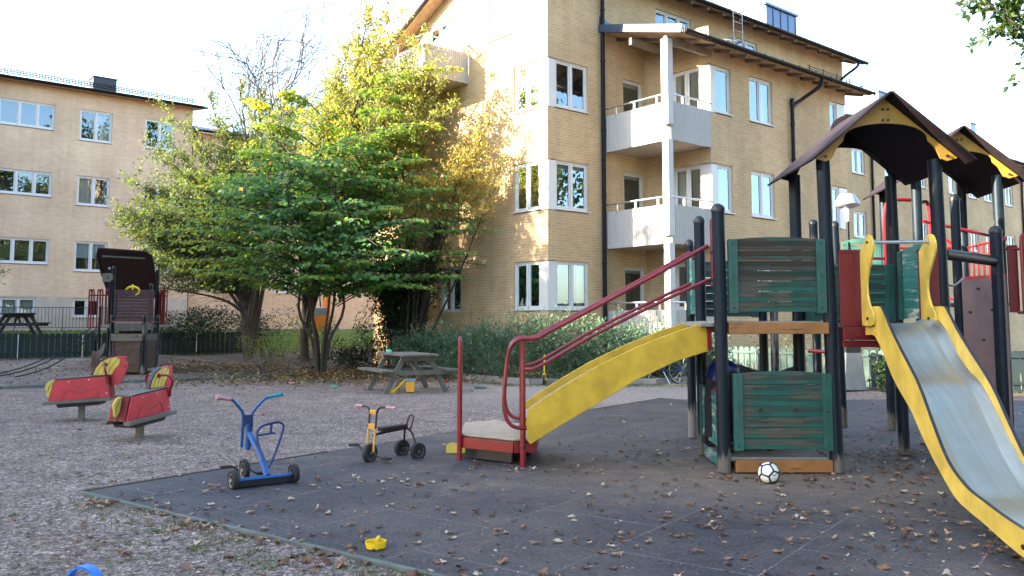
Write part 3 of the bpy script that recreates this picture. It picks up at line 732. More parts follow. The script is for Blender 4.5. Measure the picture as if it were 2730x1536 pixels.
def left_building():
    b = thing("apartment_building", (O2.x, O2.y, 0), TH, "peach brick apartment block with black eaves behind the left fence and climbing frame", "building")
    k = 1.06; z = lambda q: 1.5+(q-1.5)*k
    L = 30; e = z(11.15); D_ = 11
    w = MB(); holes = []
    rows = [(9.06, 9.33, 10.42), (6.3, 6.54, 7.58), (3.52, 3.76, 4.82)]
    A_, B_, C_ = (-7.72*k, -5.66*k), (-4.71*k, -3.43*k), (-2.07*k, -.8*k)
    W_ = []
    for zb, za, zt in rows:
        W_ += [(A_[0], A_[1], z(za), z(zt), 3), (B_[0], B_[1], z(zb), z(zt), 2), (C_[0], C_[1], z(zb), z(zt), 2),
               (-12.5, -11.1, z(zb), z(zt), 2), (-16.6, -14.4, z(za), z(zt), 3), (-20.5, -19.1, z(zb), z(zt), 2)]
    holes = [(a+L, c+L, q0, q1) for a, c, q0, q1, p in W_]
    pz = z(2.48)
    wall(w, (-L,0,0), X, L, pz, e, holes, NY)
    w.face([(0,0,0),(0,D_,0),(0,D_,e),(0,0,e)], [(0,0),(D_,0),(D_,e),(0,e)]); w.face([(-L,D_,0),(-L,0,0),(-L,0,e),(-L,D_,e)], [(0,0),(D_,0),(D_,e),(0,e)])
    w.face([(0,D_,0),(-L,D_,0),(-L,D_,e),(0,D_,e)], [(0,0),(L,0),(L,e),(0,e)])
    # set-back lower section running on behind the trees
    L2 = 24; e2 = z(10.35); h2 = []
    for q in range(7):
        for zb, za, zt in rows: h2.append((1.6+q*3.2, 2.9+q*3.2, z(zb)-.75, z(zt)-.75))
    wall(w, (0.004,1.0,0), X, L2, .8, e2, h2, NY)
    w.face([(L2,1,0),(L2,D_,0),(L2,D_,e2),(L2,1,e2)], [(0,0),(D_,0),(D_,e2),(0,e2)])
    w.build("brick_wall", M['brick_pink'], b)
    for i, (a, c, q0, q1, p) in enumerate(W_):
        cur = {0: [(.0,.08)], 1: [(.5,1.)], 2: [(.0,.1)], 7: [(0,.45)], 13: None}.get(i, [(.9,1)] if i % 2 else None)
        window(b, (0,0,0), X, NY, a, c, q0, q1, p, curtain=cur, wmul=[.37,.69] if p == 3 else None, blind=.5 if i in (13,) else 0)
    for i, (a, c, q0, q1) in enumerate(h2): window(b, (0.004,1.0,0), X, NY, a, c, q0, q1, 2, curtain=[(0,.2)] if i % 2 else None)
    # plinth with basement windows
    m = MB(); bw = [(-7.31*k, -6.05*k, z(1.62), z(2.42)), (-4.69*k, -3.6*k, z(1.6), z(2.42)), (-13, -11.4, z(1.62), z(2.42)), (-18, -16.4, z(1.62), z(2.42))]
    wall(m, (-L,-.03,0), X, L, .7, pz, [(a+L, c+L, q0, q1) for a, c, q0, q1 in bw], NY)
    m.face([(-L,-.03,pz),(0,-.03,pz),(0,0.0,pz),(-L,0.0,pz)], [(0,0)]*4); m.face([(0,-.03,.7),(0,.0,.7),(0,.0,pz),(0,-.03,pz)], [(0,0)]*4)
    m.build("plinth", M['concrete'], b)
    for a, c, q0, q1 in bw: window(b, (0,-.03,0), X, NY, a, c, q0, q1, 2, curtain=[(0,1)] if a < -5 and a > -8 else None)
    r = roofslab(b, [(-L-.5,-.5,e+.12),(.45,-.5,e+.12),(.45,D_/2,e+1.0),(-L-.5,D_/2,e+1.0)], .14, under=M['soffit'])
    roofslab(b, [(-L-.5,D_/2,e+1.0),(.45,D_/2,e+1.0),(.45,D_+.5,e),(-L-.5,D_+.5,e)], .14)
    gutter(b, (-L-.5,-.58,e+.06), (.5,-.58,e+.06), .085)
    m = MB()
    for h in (.12,.2,.28): m.cyl((-L,-.2,e+.16+h),(.1,-.2,e+.16+h),.022,n=5)
    for q in range(int(L/.12)): m.box((-L+q*.12,-.2,e+.36),(.024,.024,.2))
    m.build("snow_guard", M['gutter'], r)
    m = MB(); m.box((-3.68*k,.9,e+.55),(1.0,.9,.75)); m.box((-3.68*k,.9,e+.94),(1.07,.98,.05)); m.build("chimney", M['roofmetal'], b)
    roofslab(b, [(.02,.5,e2+.05),(L2+.4,.5,e2+.05),(L2+.4,D_/2,e2+1.3),(.02,D_/2,e2+1.3)], .12, under=M['soffit'])
    gutter(b, (.02,.42,e2), (L2+.4,.42,e2)); 
    downpipe(b, [(.35,.42,e2-.05),(.3,.7,e2-.35),(.3,.9,e2-.6),(.3,.9,1)], .055)
left_building()
# ------------------------------------------------------------------ play tower
def post(parent, x, y, top, r=.06, mat='post', cap=True, lean=(0,0), z0=0.03):
    m = MB(); n = 16; t0 = Vector((x, y, z0)); t1 = Vector((x+lean[0], y+lean[1], top))
    m.cyl(t0, t1, r, r, n)
    m.box((t0.x, t0.y, z0-.03), (.05,.05,.1))
    d = (t1-t0).normalized(); s = Vector((0,-1,0))                 # expansion groove facing the yard
    m.bar(t0+s*(r+.0005)+Vector((.012,0,0)), t1+s*(r+.0005)+Vector((.012,0,0)), .006, .004)
    o = m.build("post", M[mat], parent, smooth=True, world=True)
    if cap:
        c = MB(); c.lathe([(r+.006, -.035),(r+.006, .0),(r*.8,.03),(r*.4,.045),(0.0,.05)], t1, 16); c.build("post_cap", M['bolt'], o, smooth=True, world=True)
    return o
def slat_panel(parent, a, b, z0, z1, rows, mat='slat', bat=.09, crown=.03, darktop=0, facing=-1, name="slat_panel", gap=.004, battens=True, th=.028):
    """grooved boards between two points a,b; top board bowed; battens at both ends"""
    a = Vector((a[0], a[1], 0)); b = Vector((b[0], b[1], 0)); d = (b-a).normalized(); n = Vector((d.y, -d.x, 0)); L = (b-a).length
    m = MB(); m2 = MB(); g1 = MB(); g2 = MB(); h = (z1-z0)/rows; up = Vector((0,0,1))
    for i in range(rows):
        lo = z0+h*i+gap/2; hi = z0+h*(i+1)-gap/2; mm = m2 if i >= rows-darktop else m; j0 = 0
        x0, x1 = (.0, L)
        if i == rows-1 and crown:
            K = 10; top = [(x0+(x1-x0)*k/K, hi+crown*(1-(2*k/K-1)**2)) for k in range(K+1)]
            mm.prism([(x0,lo),(x1,lo)]+top[::-1], a, d, up, th)
        else:
            j = j0 = rnd.uniform(-.003,.003)
            mm.prism([(x0,lo),(x1,lo),(x1,hi),(x0,hi)], a+n*j, d, up, th)
        if mat.startswith('slat') and mat != 'slat_pale':
            gg = g2 if i >= rows-darktop else g1; za, zb = lo+(hi-lo)*rnd.uniform(.42,.55), hi-(hi-lo)*rnd.uniform(.02,.08)
            gg.prism([(x0+bat,za),(x1-bat,za),(x1-bat,zb),(x0+bat,zb)], a+n*(th/2+.0016+j0), d, up, .003)
            for q in range(3): zz = za+(zb-za)*(q+.5)/3; gg.prism([(x0+bat,zz-.004),(x1-bat,zz-.004),(x1-bat,zz+.004),(x0+bat,zz+.004)], a+n*(th/2+.0046+j0), d, up, .003)
            continue
        for g in (.3,.5,.7):                                       # milled grooves as fine ribs
            if i < rows-1 or g < .6:
                zz = lo+(hi-lo)*g; mm.prism([(x0,zz-.005),(x1,zz-.005),(x1,zz+.005),(x0,zz+.005)], a+n*(th/2+.0015), d, up, .003)
    o = m.build(name, M[mat], parent, world=True, bevel=.003) if m.v else None
    if m2.v:
        o2 = m2.build(name+"_boards" if o else name, M['slat_dark'], o or parent, world=True, bevel=.003); o = o or o2
    if g1.v: g1.build('worn_band', M['slat_bare'], o, world=True)
    if g2.v: g2.build('worn_band', M['slat_bare_dark'], o, world=True)
    if battens:
        for x in (bat/2, L-bat/2):
            q = MB(); zt = z1+.005
            c = a+d*x+n*(th/2+.014)
            q.prism([(-bat/2,z0-.01),(bat/2,z0-.01),(bat/2,zt),(-bat/2,zt+.0)], c, d, up, .026)
            for g in (-.02,0,.02): q.prism([(g-.004,z0),(g+.004,z0),(g+.004,zt-.01),(g-.004,zt-.01)], c+n*.0145, d, up, .003)
            bt = q.build("batten", M['slat_plain' if mat != 'redslat' and mat != 'brownslat' else mat], o, world=True, bevel=.003)
            s = MB()
            for zz in (z0+.04, (z0+z1)/2, z1-.04): s.cyl(c+up*zz+n*.012, c+up*zz+n*.021, .009, n=8)
            s.build("bolt", M['bolt'], bt, world=True)
    return o
def gable_roof(parent, c, rz, half, ridge_z, foot_z, dep, eave_x=.8, mat_g='gable', mat_r='roofboard'):
    """two boards meeting at a ridge that runs in depth; an arched gable board at each end"""
    ca, sa = math.cos(rz), math.sin(rz); c = Vector(c)
    ax = Vector((ca, sa, 0)); ay = Vector((-sa, ca, 0)); up = Vector((0,0,1))
    ex = eave_x; sl = (ridge_z-foot_z-.02)/ (half+.13); ez = ridge_z - sl*ex
    m = MB(); t = .018
    for s in (-1, 1):
        K = 7; 
        for k in range(K):
            a0, a1 = k/K, (k+1)/K
            def P(q, y): 
                sag = -.0*math.sin(q*math.pi)
                return c + ax*(s*ex*q) + ay*y + up*(ridge_z - (ridge_z-ez)*q + sag)
            n = (ax*(s*(ridge_z-ez)) + up*ex).normalized()*t
            y0, y1 = -.2, dep+.2
            lo = [P(a0,y0), P(a1,y0), P(a1,y1), P(a0,y1)]
            m.hexa([p for p in lo]+[p+n for p in lo])
    r = m.build("roof", M[mat_r], parent, world=True)
    for y, mt in ((0, mat_g), (dep, 'roofboard' if mat_g == 'gable' else mat_g)):
        top = [(-half-.1, ridge_z-sl*(half+.1)-.02), (0, ridge_z-.02), (half+.1, ridge_z-sl*(half+.1)-.02)]
        fz = foot_z; arch = []
        K = 16; ar = ridge_z-.27
        pr = [(half+.085, fz+.018), (half+.05, fz+.01), (half, fz-.005), (half-.06, fz+.02), (half-.09, fz+.08), (half-.12, fz+.14), (half-.18, fz+.2)]
        mid = []
        for k in range(1, K):
            th = math.pi*k/K; xx = math.cos(th)*(half-.18); mid.append((xx, fz+.2+(ar-fz-.2)*math.sin(th)**.8))
        poly = [top[0], top[1], top[2]] + [(a, b) for a, b in pr] + mid + [(-a, b) for a, b in pr[::-1]]
        poly = poly[::-1]
        g = MB(); g.prism(poly, c+ay*y, ax, up, .022)
        go = g.build("gable_board", M[mt], r, world=True)
        bb = MB(); yy = c+ay*(y-.014)
        for bx, bz in ((-.02,ridge_z-.13),(.03,ridge_z-.13),(-.02,ridge_z-.24),(.03,ridge_z-.24),(-half,fz+.045),(half,fz+.045)):
            bb.cyl(yy+ax*bx+up*bz, yy+ax*bx+up*bz-ay*.012, .013, n=10)
        bb.build("bolt", M['bolt'], go, world=True)
    return r
PT = thing("play_tower", (3.2, 9.0, 0), 0, "large dark green and red climbing tower with twin pitched roofs, yellow ramp and steel slide", "play tower")
def loop_rail(m, pts, r=.019): m.tube(bez(pts, 5), r, 8)
def play_tower():
    T = PT
    P1, P2, P3 = (2.07,8.47), (3.17,8.47), (4.29,8.47)
    L1, BL, BR, L2 = (2.11,9.56), (3.2,9.57), (4.34,9.59), (2.29,10.98)
    post(T, *P1, 2.62, .064, lean=(-.012,0)); post(T, *P2, 3.12, .066, cap=False, lean=(-.03,.05)); post(T, *P3, 3.12, .066, cap=False, lean=(-.02,.05))
    post(T, *L1, 2.63, .06); post(T, *BL, 3.14, .064, cap=False); post(T, *BR, 3.14, .06, cap=False, lean=(-.03,.03))
    post(T, *L2, 2.5, .055, 'postworn')
    # rear cluster
    post(T, 3.22, 10.98, 1.75, .055); post(T, 3.55, 11.6, 1.9, .055, 'postworn')
    post(T, 4.6, 12.02, 2.86, .06, lean=(-.03,0)); post(T, 4.62, 13.0, 3.0, .065, 'postworn'); post(T, 5.74, 13.01, 2.9, .06)
    # second tower
    post(T, 5.02, 10.5, 3.3, .06, cap=False, mat='postworn'); post(T, 6.03, 10.5, 3.3, .062, cap=False, mat='postworn'); post(T, 6.22, 11.7, 3.4, .06, cap=False); post(T, 5.16, 11.75, 3.3, .058, cap=False)
    post(T, 5.47, 9.6, 2.52, .066); post(T, 5.36, 10.25, 2.98, .055)
    # roofs
    gable_roof(T, (3.735, 8.42, 0), R(-1.5), .6, 3.74, 3.09, 1.2, .79)
    gable_roof(T, (5.53, 10.42, 0), R(-8), .56, 3.86, 3.24, 1.3, .76)
    m = MB(); m.prism([(-.24,0)]+[(-.24*math.cos(a), .04+.18*math.sin(a)) for a in [math.pi*k/12 for k in range(13)]]+[(.24,0)], (3.93,9.74,3.66), (1,0,0), (0,0,1), .03); m.build('roof_crest', M['roofboard'], T, world=True)
    # panels
    slat_panel(T, (2.14,8.45), (3.1,8.45), 1.585, 2.3, 7, 'slat', darktop=4)
    slat_panel(T, (2.16,8.45), (3.12,8.45), .25, .98, 7, 'slat')
    m = MB()
    for x in (2.42, 2.77): m.tube([(x+.017*math.cos(a), 8.42, .63+.017*math.sin(a)) for a in [i*math.pi/6 for i in range(12)]], .006, 6, closed=True)
    m.build("eyelet", M['bolt'], T, world=True)
    slat_panel(T, (2.1,9.45), (2.08,8.58), .24, .78, 5, 'slat_pale', crown=0, battens=False)
    m = MB(); m.bar((2.09,9.48,.2),(2.09,9.48,.8),.05,.05); m.build("panel_edge", M['slat_plain'], T, world=True)
    slat_panel(T, (2.1,9.4), (2.09,8.6), .04, .17, 1, 'slat_pale', crown=0, battens=False)
    slat_panel(T, (2.28,10.9), (2.12,9.66), 1.58, 2.28, 7, 'slat_pale', crown=.02, battens=True)
    slat_panel(T, (2.35,10.97), (3.15,10.97), 1.55, 2.25, 7, 'slat_plain', crown=.02)
    # wavy dark panel at the back of the lower den
    m = MB(); K = 14; w = [(i/K*1.0, .98+.05*math.sin(i/K*math.pi*2.2)) for i in range(K+1)]
    m.prism([(0,.1),(1.0,.1)]+w[::-1], (2.18,9.55,0), (1,0,0), (0,0,1), .025); m.build("den_wall", M['bolt'], T, world=True)
    # floors and beams
    def deck(x0, x1, y0, y1, z, mat='deck'):
        m = MB(); n = max(3, int((y1-y0)/.12)); h = (y1-y0)/n
        for i in range(n): m.span((x0, y0+h*i+.003, z-.035), (x1, y0+h*(i+1)-.003, z))
        return m.build("deck", M[mat], T, world=True, bevel=.004)
    deck(2.05, 3.2, 8.53, 9.6, 1.495); deck(3.24, 4.3, 8.46, 9.62, 1.47); deck(2.15, 3.25, 9.64, 10.95, 1.49)
    deck(2.14, 3.1, 8.5, 9.5, .165); deck(1.9, 2.05, 8.62, 9.5, 1.475)
    m = MB(); m.span((2.13,8.40,1.37),(3.11,8.47,1.482)); m.build("beam", M['beam'], T, world=True, bevel=.006); m = MB(); m.span((2.17,8.41,.035),(3.11,8.475,.15)); m.build("beam", M['beam'], T, world=True, bevel=.006); m = MB(); m.span((2.15,9.55,1.37),(3.15,9.61,1.455)); m.build("beam", M['beam'], T, world=True, bevel=.006)
    m = MB(); m.span((3.24,8.38,1.31),(4.23,8.44,1.435)); m.span((3.24,8.40,1.24),(4.23,8.46,1.305)); m.build("beam", M['redpanel'], T, world=True, bevel=.005)
    for a, b in ((3.235,3.50),(4.02,4.225)):
        m = MB(); m.span((a,8.425,1.44),(b,8.45,2.19)); p = m.build("red_panel", M['redpanel'], T, world=True, bevel=.004)
        q = MB(); q.span((a,8.415,2.17),(b,8.46,2.2)); q.build("panel_cap", M['redpanel'], p, world=True)
    # tower one back and side panels
    slat_panel(T, (3.27,9.57), (4.28,9.59), 1.5, 2.12, 6, 'slat_plain', crown=.0, bat=.1)
    slat_panel(T, (4.3,8.56), (4.34,9.5), 1.52, 2.28, 7, 'slat_pale', crown=.04) if False else slat_panel(T, (4.335,9.5), (4.295,8.57), 1.52, 2.26, 7, 'slat_pale', crown=.05)
    m = MB(); m.cyl((3.26,9.66,2.02+.06),(4.3,9.68,2.02+.06),.055); m.build("log_rail", M['post'], T, smooth=True, world=True)
    m = MB(); m.cyl((3.3,9.74,1.93),(4.2,9.75,1.93),.045); m.build("red_roller", M['redpanel'], T, smooth=True, world=True)
    m = MB(); m.cyl((4.33,8.55,2.17),(5.42,9.58,2.17),.058); m.build("log_rail", M['post'], T, smooth=True, world=True)
    slat_panel(T, (4.68,12.0), (5.68,12.9), 1.7, 2.5, 6, 'slat_plain', crown=.05)
    slat_panel(T, (4.65,12.0), (5.12,11.8), 1.7, 2.6, 7, 'slat_plain', crown=.05)
    # second tower deck, climbing wall, barriers
    deck(5.0, 6.2, 10.5, 11.75, 1.72)
    m = MB(); m.prism([(0,.38),(.69,.38),(.69,1.99),(0,1.99)], (5.38,10.22,0), Vector((.13,-.66,0)).normalized(), (0,0,1), .03); c = m.build("climbing_wall", M['climb'], T, world=True)
    dd = Vector((.13,-.66,0)).normalized()
    m = MB(); m.prism([(0,1.99),(.69,1.99),(.69,2.02),(0,2.02)], (5.38,10.22,0), dd, (0,0,1), .035); m.build("top_strip", M['toyred'], c, world=True)
    m = MB(); m.prism([(0,.05),(.69,.05),(.69,.38),(0,.38)], (5.38,10.22,0), dd, (0,0,1), .028); m.build("lower_board", M['wood'], c, world=True)
    m = MB()
    for s_, z_ in ((.3,1.87),(.15,1.6),(.5,1.62),(.35,1.28),(.2,1.0),(.55,.9),(.3,.7)):
        p = Vector((5.38,10.22,0))+dd*s_+Vector((0,0,z_)); m.cyl(p, p+Vector((-.04,-.02,0)), .012, n=8)
    m.build("grip_bolt", M['bolt'], c, world=True)
    def barrier(a, b, z0, z1, n, mat='red', bulge=0, name="barrier"):
        a = Vector((a[0],a[1],0)); b = Vector((b[0],b[1],0)); m = MB(); up = Vector((0,0,1)); d = b-a; nn = Vector((d.y,-d.x,0)).normalized()
        for z in (z0, z1): m.tube([a+up*z, b+up*z], .017, 8)
        for i in range(n+1):
            p = a+d*(i/n); m.tube([p+up*z0, p+nn*bulge+up*(z0*.5+z1*.5), p+up*z1], .013, 6)
        return m.build(name, M[mat], T, smooth=True, world=True)
    barrier((5.35,11.75), (6.2,11.68), 1.8, 2.5, 6, 'brightred'); barrier((6.06,10.55), (6.25,11.65), 1.55, 2.5, 6, 'red')
    m = MB()
    for k in range(3):
        x = 6.2+k*.12; y = 10.35-k*.05
        m.tube(bez([(x,y,1.6),(x,y,2.1),(x,y,2.46),(x+.03,y+.02,2.53),(x+.06,y+.04,2.46),(x+.06,y+.04,1.6)], 4), .02, 8)
    m.tube([(6.05,10.45,2.38),(6.5,10.25,2.36)], .018, 8); m.tube([(6.14,10.38,1.6),(6.52,10.28,1.6)], .02, 8); m.build("barrier", M['red'], T, smooth=True, world=True)
    m = MB(); m.span((6.06,10.4,1.6),(6.18,10.42,2.42)); m.build("red_panel", M['redpanel'], T, world=True)
    m = MB(); m.tube([(5.05,10.42,2.72),(6.03,10.4,2.5)], .02, 8); m.lathe([(.0,-.03),(.028,-.02),(.028,.02),(0,.03)], (6.02,10.38,2.5), 10); m.build("grab_rail", M['red'], T, smooth=True, world=True)
    m = MB(); m.tube([(5.85+.17*math.cos(a), 11.6, 2.45+.17*math.sin(a)) for a in [math.pi*k/10 for k in range(11)]], .02, 8); m.build("arch_rail", M['brightred'], T, smooth=True, world=True)
    m = MB(); loop_rail(m, [(4.83,11.0,1.7),(4.83,11.0,2.6),(4.85,11.0,2.95),(4.95,11.0,3.06),(5.3,11.0,3.04),(5.42,11.0,2.9),(5.42,11.0,1.7)], .024); m.tube([(4.55,11.0,2.3),(4.85,11.0,2.3)], .018, 8); m.tube([(4.55,11,1.7),(4.55,11,2.3)], .016, 8); m.build("climb_hoop", M['red'], T, smooth=True, world=True)
    m = MB(); m.tube(bez([(4.9,9.75,2.02),(5.1,9.9,1.9),(5.3,10,2.0)],5),.012,6); m.build("hook_rod", M['galv'], T, smooth=True, world=True)
    # red grab bars by the ramp opening
    m = MB(); m.bar((2.2,9.35,1.95),(2.2,9.35,2.62),.03,.06); m.build("grab_bar", M['red'], T, world=True, bevel=.01)
    m = MB(); m.cyl((4.45,12.9,1.05),(4.8,12.6,1.03),.03); m.build("spar", M['red'], T, smooth=True, world=True)
    # ramp: step platform, arched walkway, rails
    pl = [(-.56,9.28),(.02,8.86),(.24,8.9),(.3,9.9),(-.2,10.55),(-.56,10.3)]
    m = MB(); m.prism(pl, (0,0,.285), (1,0,0), (0,1,0), .022); s = m.build("step_platform", M['plat'], T, world=True, bevel=.006)
    m = MB()
    m.prism([(x*1.0+.0, y) for x, y in pl], (0,0,.267), (1,0,0), (0,1,0), .016); m.build("board_edge", M['edge'], s, world=True)
    m = MB()
    for i in range(len(pl)):
        a = Vector(pl[i]+(.205,)); b = Vector(pl[(i+1) % len(pl)]+(.205,)); m.bar(a, b, .035, .105)
    m.build("frame", M['red'], s, world=True, bevel=.004)
    m = MB(); m.span((-.48,9.4,.06),(-.46,10.2,.2)); m.bar((-.5,9.36,.12),(0,9.0,.12),.02,.17); m.bar((-.5,10.2,.06),(.2,9.4,.06),.02,.06); m.build("lower_frame", M['edge'], s, world=True)
    m = MB(); m.prism([(0,.02),(.25,.02),(.25,.13),(.04,.13),(0,.1)], (-.74,9.75,0), (1,0,0), (0,0,1), .03); m.build("toe_board", M['yellowpale'], s, world=True)
    def arch_side(y, mat):
        up_ = [(.15,.60),(.45,.80),(.86,1.04),(1.27,1.235),(1.67,1.39),(1.93,1.475),(1.98,1.47)]
        dn = [(1.99,1.19),(1.67,1.09),(1.26,.9),(.86,.66),(.45,.42),(.19,.26),(.15,.3)]
        m = MB(); m.prism(up_[::-1]+dn[::-1], (0,y,0), (1,0,0), (0,0,1), .035)
        return m.build("side_beam", M[mat], ra, world=True, bevel=.006, smooth=False)
    ra = thing_part("ramp", T)
    arch_side(8.74, 'yellow'); arch_side(9.62, 'yellow')
    m = MB(); c = [(.15,.5),(.45,.7),(.86,.94),(1.27,1.135),(1.67,1.29),(1.98,1.38)]
    for i in range(len(c)-1):
        for k in range(3):
            a = Vector((c[i][0]+(c[i+1][0]-c[i][0])*k/3, 9.18, c[i][1]+(c[i+1][1]-c[i][1])*k/3)); b = Vector((c[i][0]+(c[i+1][0]-c[i][0])*(k+1)/3, 9.18, c[i][1]+(c[i+1][1]-c[i][1])*(k+1)/3))
            m.bar(a, a.lerp(b,.96), .84, .03)
    m.build("tread", M['deck'], ra, world=True)
    m = MB()
    for y in (8.73, 9.63): m.span((1.985,y-.02,1.2),(2.03,y+.02,1.42)); 
    m.build("end_bracket", M['red'], ra, world=True, bevel=.004)
    for y, yp in ((8.76, 8.8), (9.62, 9.62)):
        m = MB()
        m.tube(bez([(.2,yp,.41),(.0,y,.44),(-.08,y,.62),(-.06,y,1.0),(-.02,y,1.22),(.08,y,1.31),(.25,y,1.32),(.4,y,1.4),(.86,y,1.64),(1.5,y,1.985),(2.02,y,2.27)], 6), .021, 10)
        m.tube(bez([(.12,yp,1.01),(.2,y,1.01),(.34,y,1.07),(.86,y,1.365),(1.5,y,1.68),(2.02,y,1.92)], 6), .019, 10)
        m.build("handrail", M['red'], ra, smooth=True, world=True)
        m = MB(); m.tube([(.11+.0, yp, -.02),(.11, yp, 1.2),(.11, yp, 1.29)], [.029,.029,.02], 12); m.bar((.11,yp,1.15),(.11,yp,1.31),.02,.06); m.build("rail_post", M['red'], ra, smooth=True, world=True)
        m = MB(); m.lathe([(.032,-.008),(.036,0),(.032,.008)], (.11,yp,.22), 12); m.build("clamp", M['bolt'], ra, world=True)
        for q in ((2.06,y,2.21),(2.06,y,1.87)):
            m = MB(); m.lathe([(0.0001,-.03),(.022,-.02),(.026,0),(.022,.02),(0.0001,.03)], q, 10); m.build("rail_knob", M['redpanel'], ra, smooth=True, world=True)
    m = MB(); m.tube([(-.56,9.24,-.02),(-.56,9.24,.95)], .028, 12); m.tube(bez([(-.56,9.24,.9),(-.56,9.24,1.2),(-.56,9.26,1.29),(-.56,9.3,1.31),(-.56,9.35,1.28),(-.56,9.37,1.15),(-.56,9.36,.93),(-.56,9.26,.86)],5), .021, 10); m.build("entry_post", M['red'], ra, smooth=True, world=True)
    # slide
    sl = thing_part("slide", T)
    d = Vector((-.13,-1,0)).normalized(); nW = Vector((-d.y, d.x, 0)); nW = Vector((1,-.13,0)).normalized()
    o = Vector((3.445, 8.33, 0))
    bot = [(0,1.36),(.2,1.36),(.29,1.37),(.575,1.22),(.83,1.0),(1.23,.84),(1.31,.77),(1.72,.46),(2.1,.265),(2.37,.21),(2.63,.18),(3.08,.12),(3.55,.09)]
    top = [(0,1.63),(.45,1.63),(.56,1.6),(.77,1.43),(1.02,1.26),(1.44,.99),(1.71,.735),(2.0,.485),(2.32,.36),(2.64,.315),(3.0,.28),(3.5,.25),(3.58,.2)]
    bot = [(0,1.36),(.27,1.36),(.45,1.27),(.83,.985),(1.25,.765),(1.45,.62),(1.72,.45),(2.1,.255),(2.37,.2),(2.63,.17),(3.08,.11),(3.55,.09)]
    def sm(l): return [(p.x, p.y) for p in bez([(a, b, 0) for a, b in l], 5)]
    for k, off in ((0, 0), (1, .55)):
        m = MB(); m.prism((sm(bot)+sm(top)[::-1]), o+nW*off, d, (0,0,1), .022)
        s = m.build("side_panel", M['yellowpale'], sl, world=True, bevel=.003)
        e = MB(); tp = sm(top)[6:]
        for i in range(len(tp)-1):
            a = o+nW*off+d*tp[i][0]+Vector((0,0,tp[i][1]+.002)); b = o+nW*off+d*tp[i+1][0]+Vector((0,0,tp[i+1][1]+.002)); e.bar(a, b, .023, .006)
        e.build("dark_edge", M['edge'], s, world=True)
        ear = [(-.02,1.45),(.30,1.45),(.36,1.5),(.35,1.56),(.24,1.66),(.18,1.78),(.2,1.9),(.33,2.05),(.41,2.14),(.42,2.22),(.36,2.29),(.26,2.31),(.14,2.26),(.04,2.2),(-.02,2.17)]
        m = MB(); m.prism(sm(ear)[::1], o+nW*(off-.024), d, (0,0,1), .02); e = m.build("ear_panel", M['yellowpale'], sl, world=True, bevel=.003)
        m = MB()
        for s_, z_ in ((.27,2.24),(.2,1.52)): p = o+nW*(off-.036)+d*s_+Vector((0,0,z_)); m.cyl(p, p-nW*.014, .014, n=10)
        m.build("bolt", M['bolt'], e, world=True)
    m = MB(); a = o+d*.27+Vector((0,0,2.24)); m.cyl(a-nW*.02, a+nW*.54, .017, n=10); m.build("crossbar", M['galv'], sl, smooth=True, world=True)
    bed = sm([(-.05,1.475),(.25,1.475),(.4,1.45),(.56,1.36),(.8,1.165),(1.02,1.04),(1.22,.965),(1.44,.82),(1.71,.585),(2.0,.37),(2.2,.275),(2.4,.24),(2.64,.215),(3.0,.18),(3.5,.15),(3.6,.1)])
    m = MB(); W_ = 6
    def bp(q, k):
        f = k/W_; lip = .045*abs(2*f-1)**6
        return o+nW*(.013+.524*f)+d*q[0]+Vector((0,0,q[1]+lip))
    for i in range(len(bed)-1):
        for k in range(W_): m.face([bp(bed[i],k), bp(bed[i],k+1), bp(bed[i+1],k+1), bp(bed[i+1],k)])
    c = m.build("chute", M['steel'], sl, smooth=True, world=True)
    bm_ = c.data; 
    m = MB(); p = o+nW*.27+d*3.2; m.cyl(p+Vector((0,0,-.02)), p+Vector((0,0,.14)), .05); m.build("foot", M['bolt'], sl, world=True)
    m = MB(); p = o+d*3.2-nW*.012+Vector((0,0,.17)); m.cyl(p, p-nW*.015, .016, n=10); m.build("bolt", M['bolt'], sl, world=True)
    # diagonal ladder beam in the second tower
play_tower()

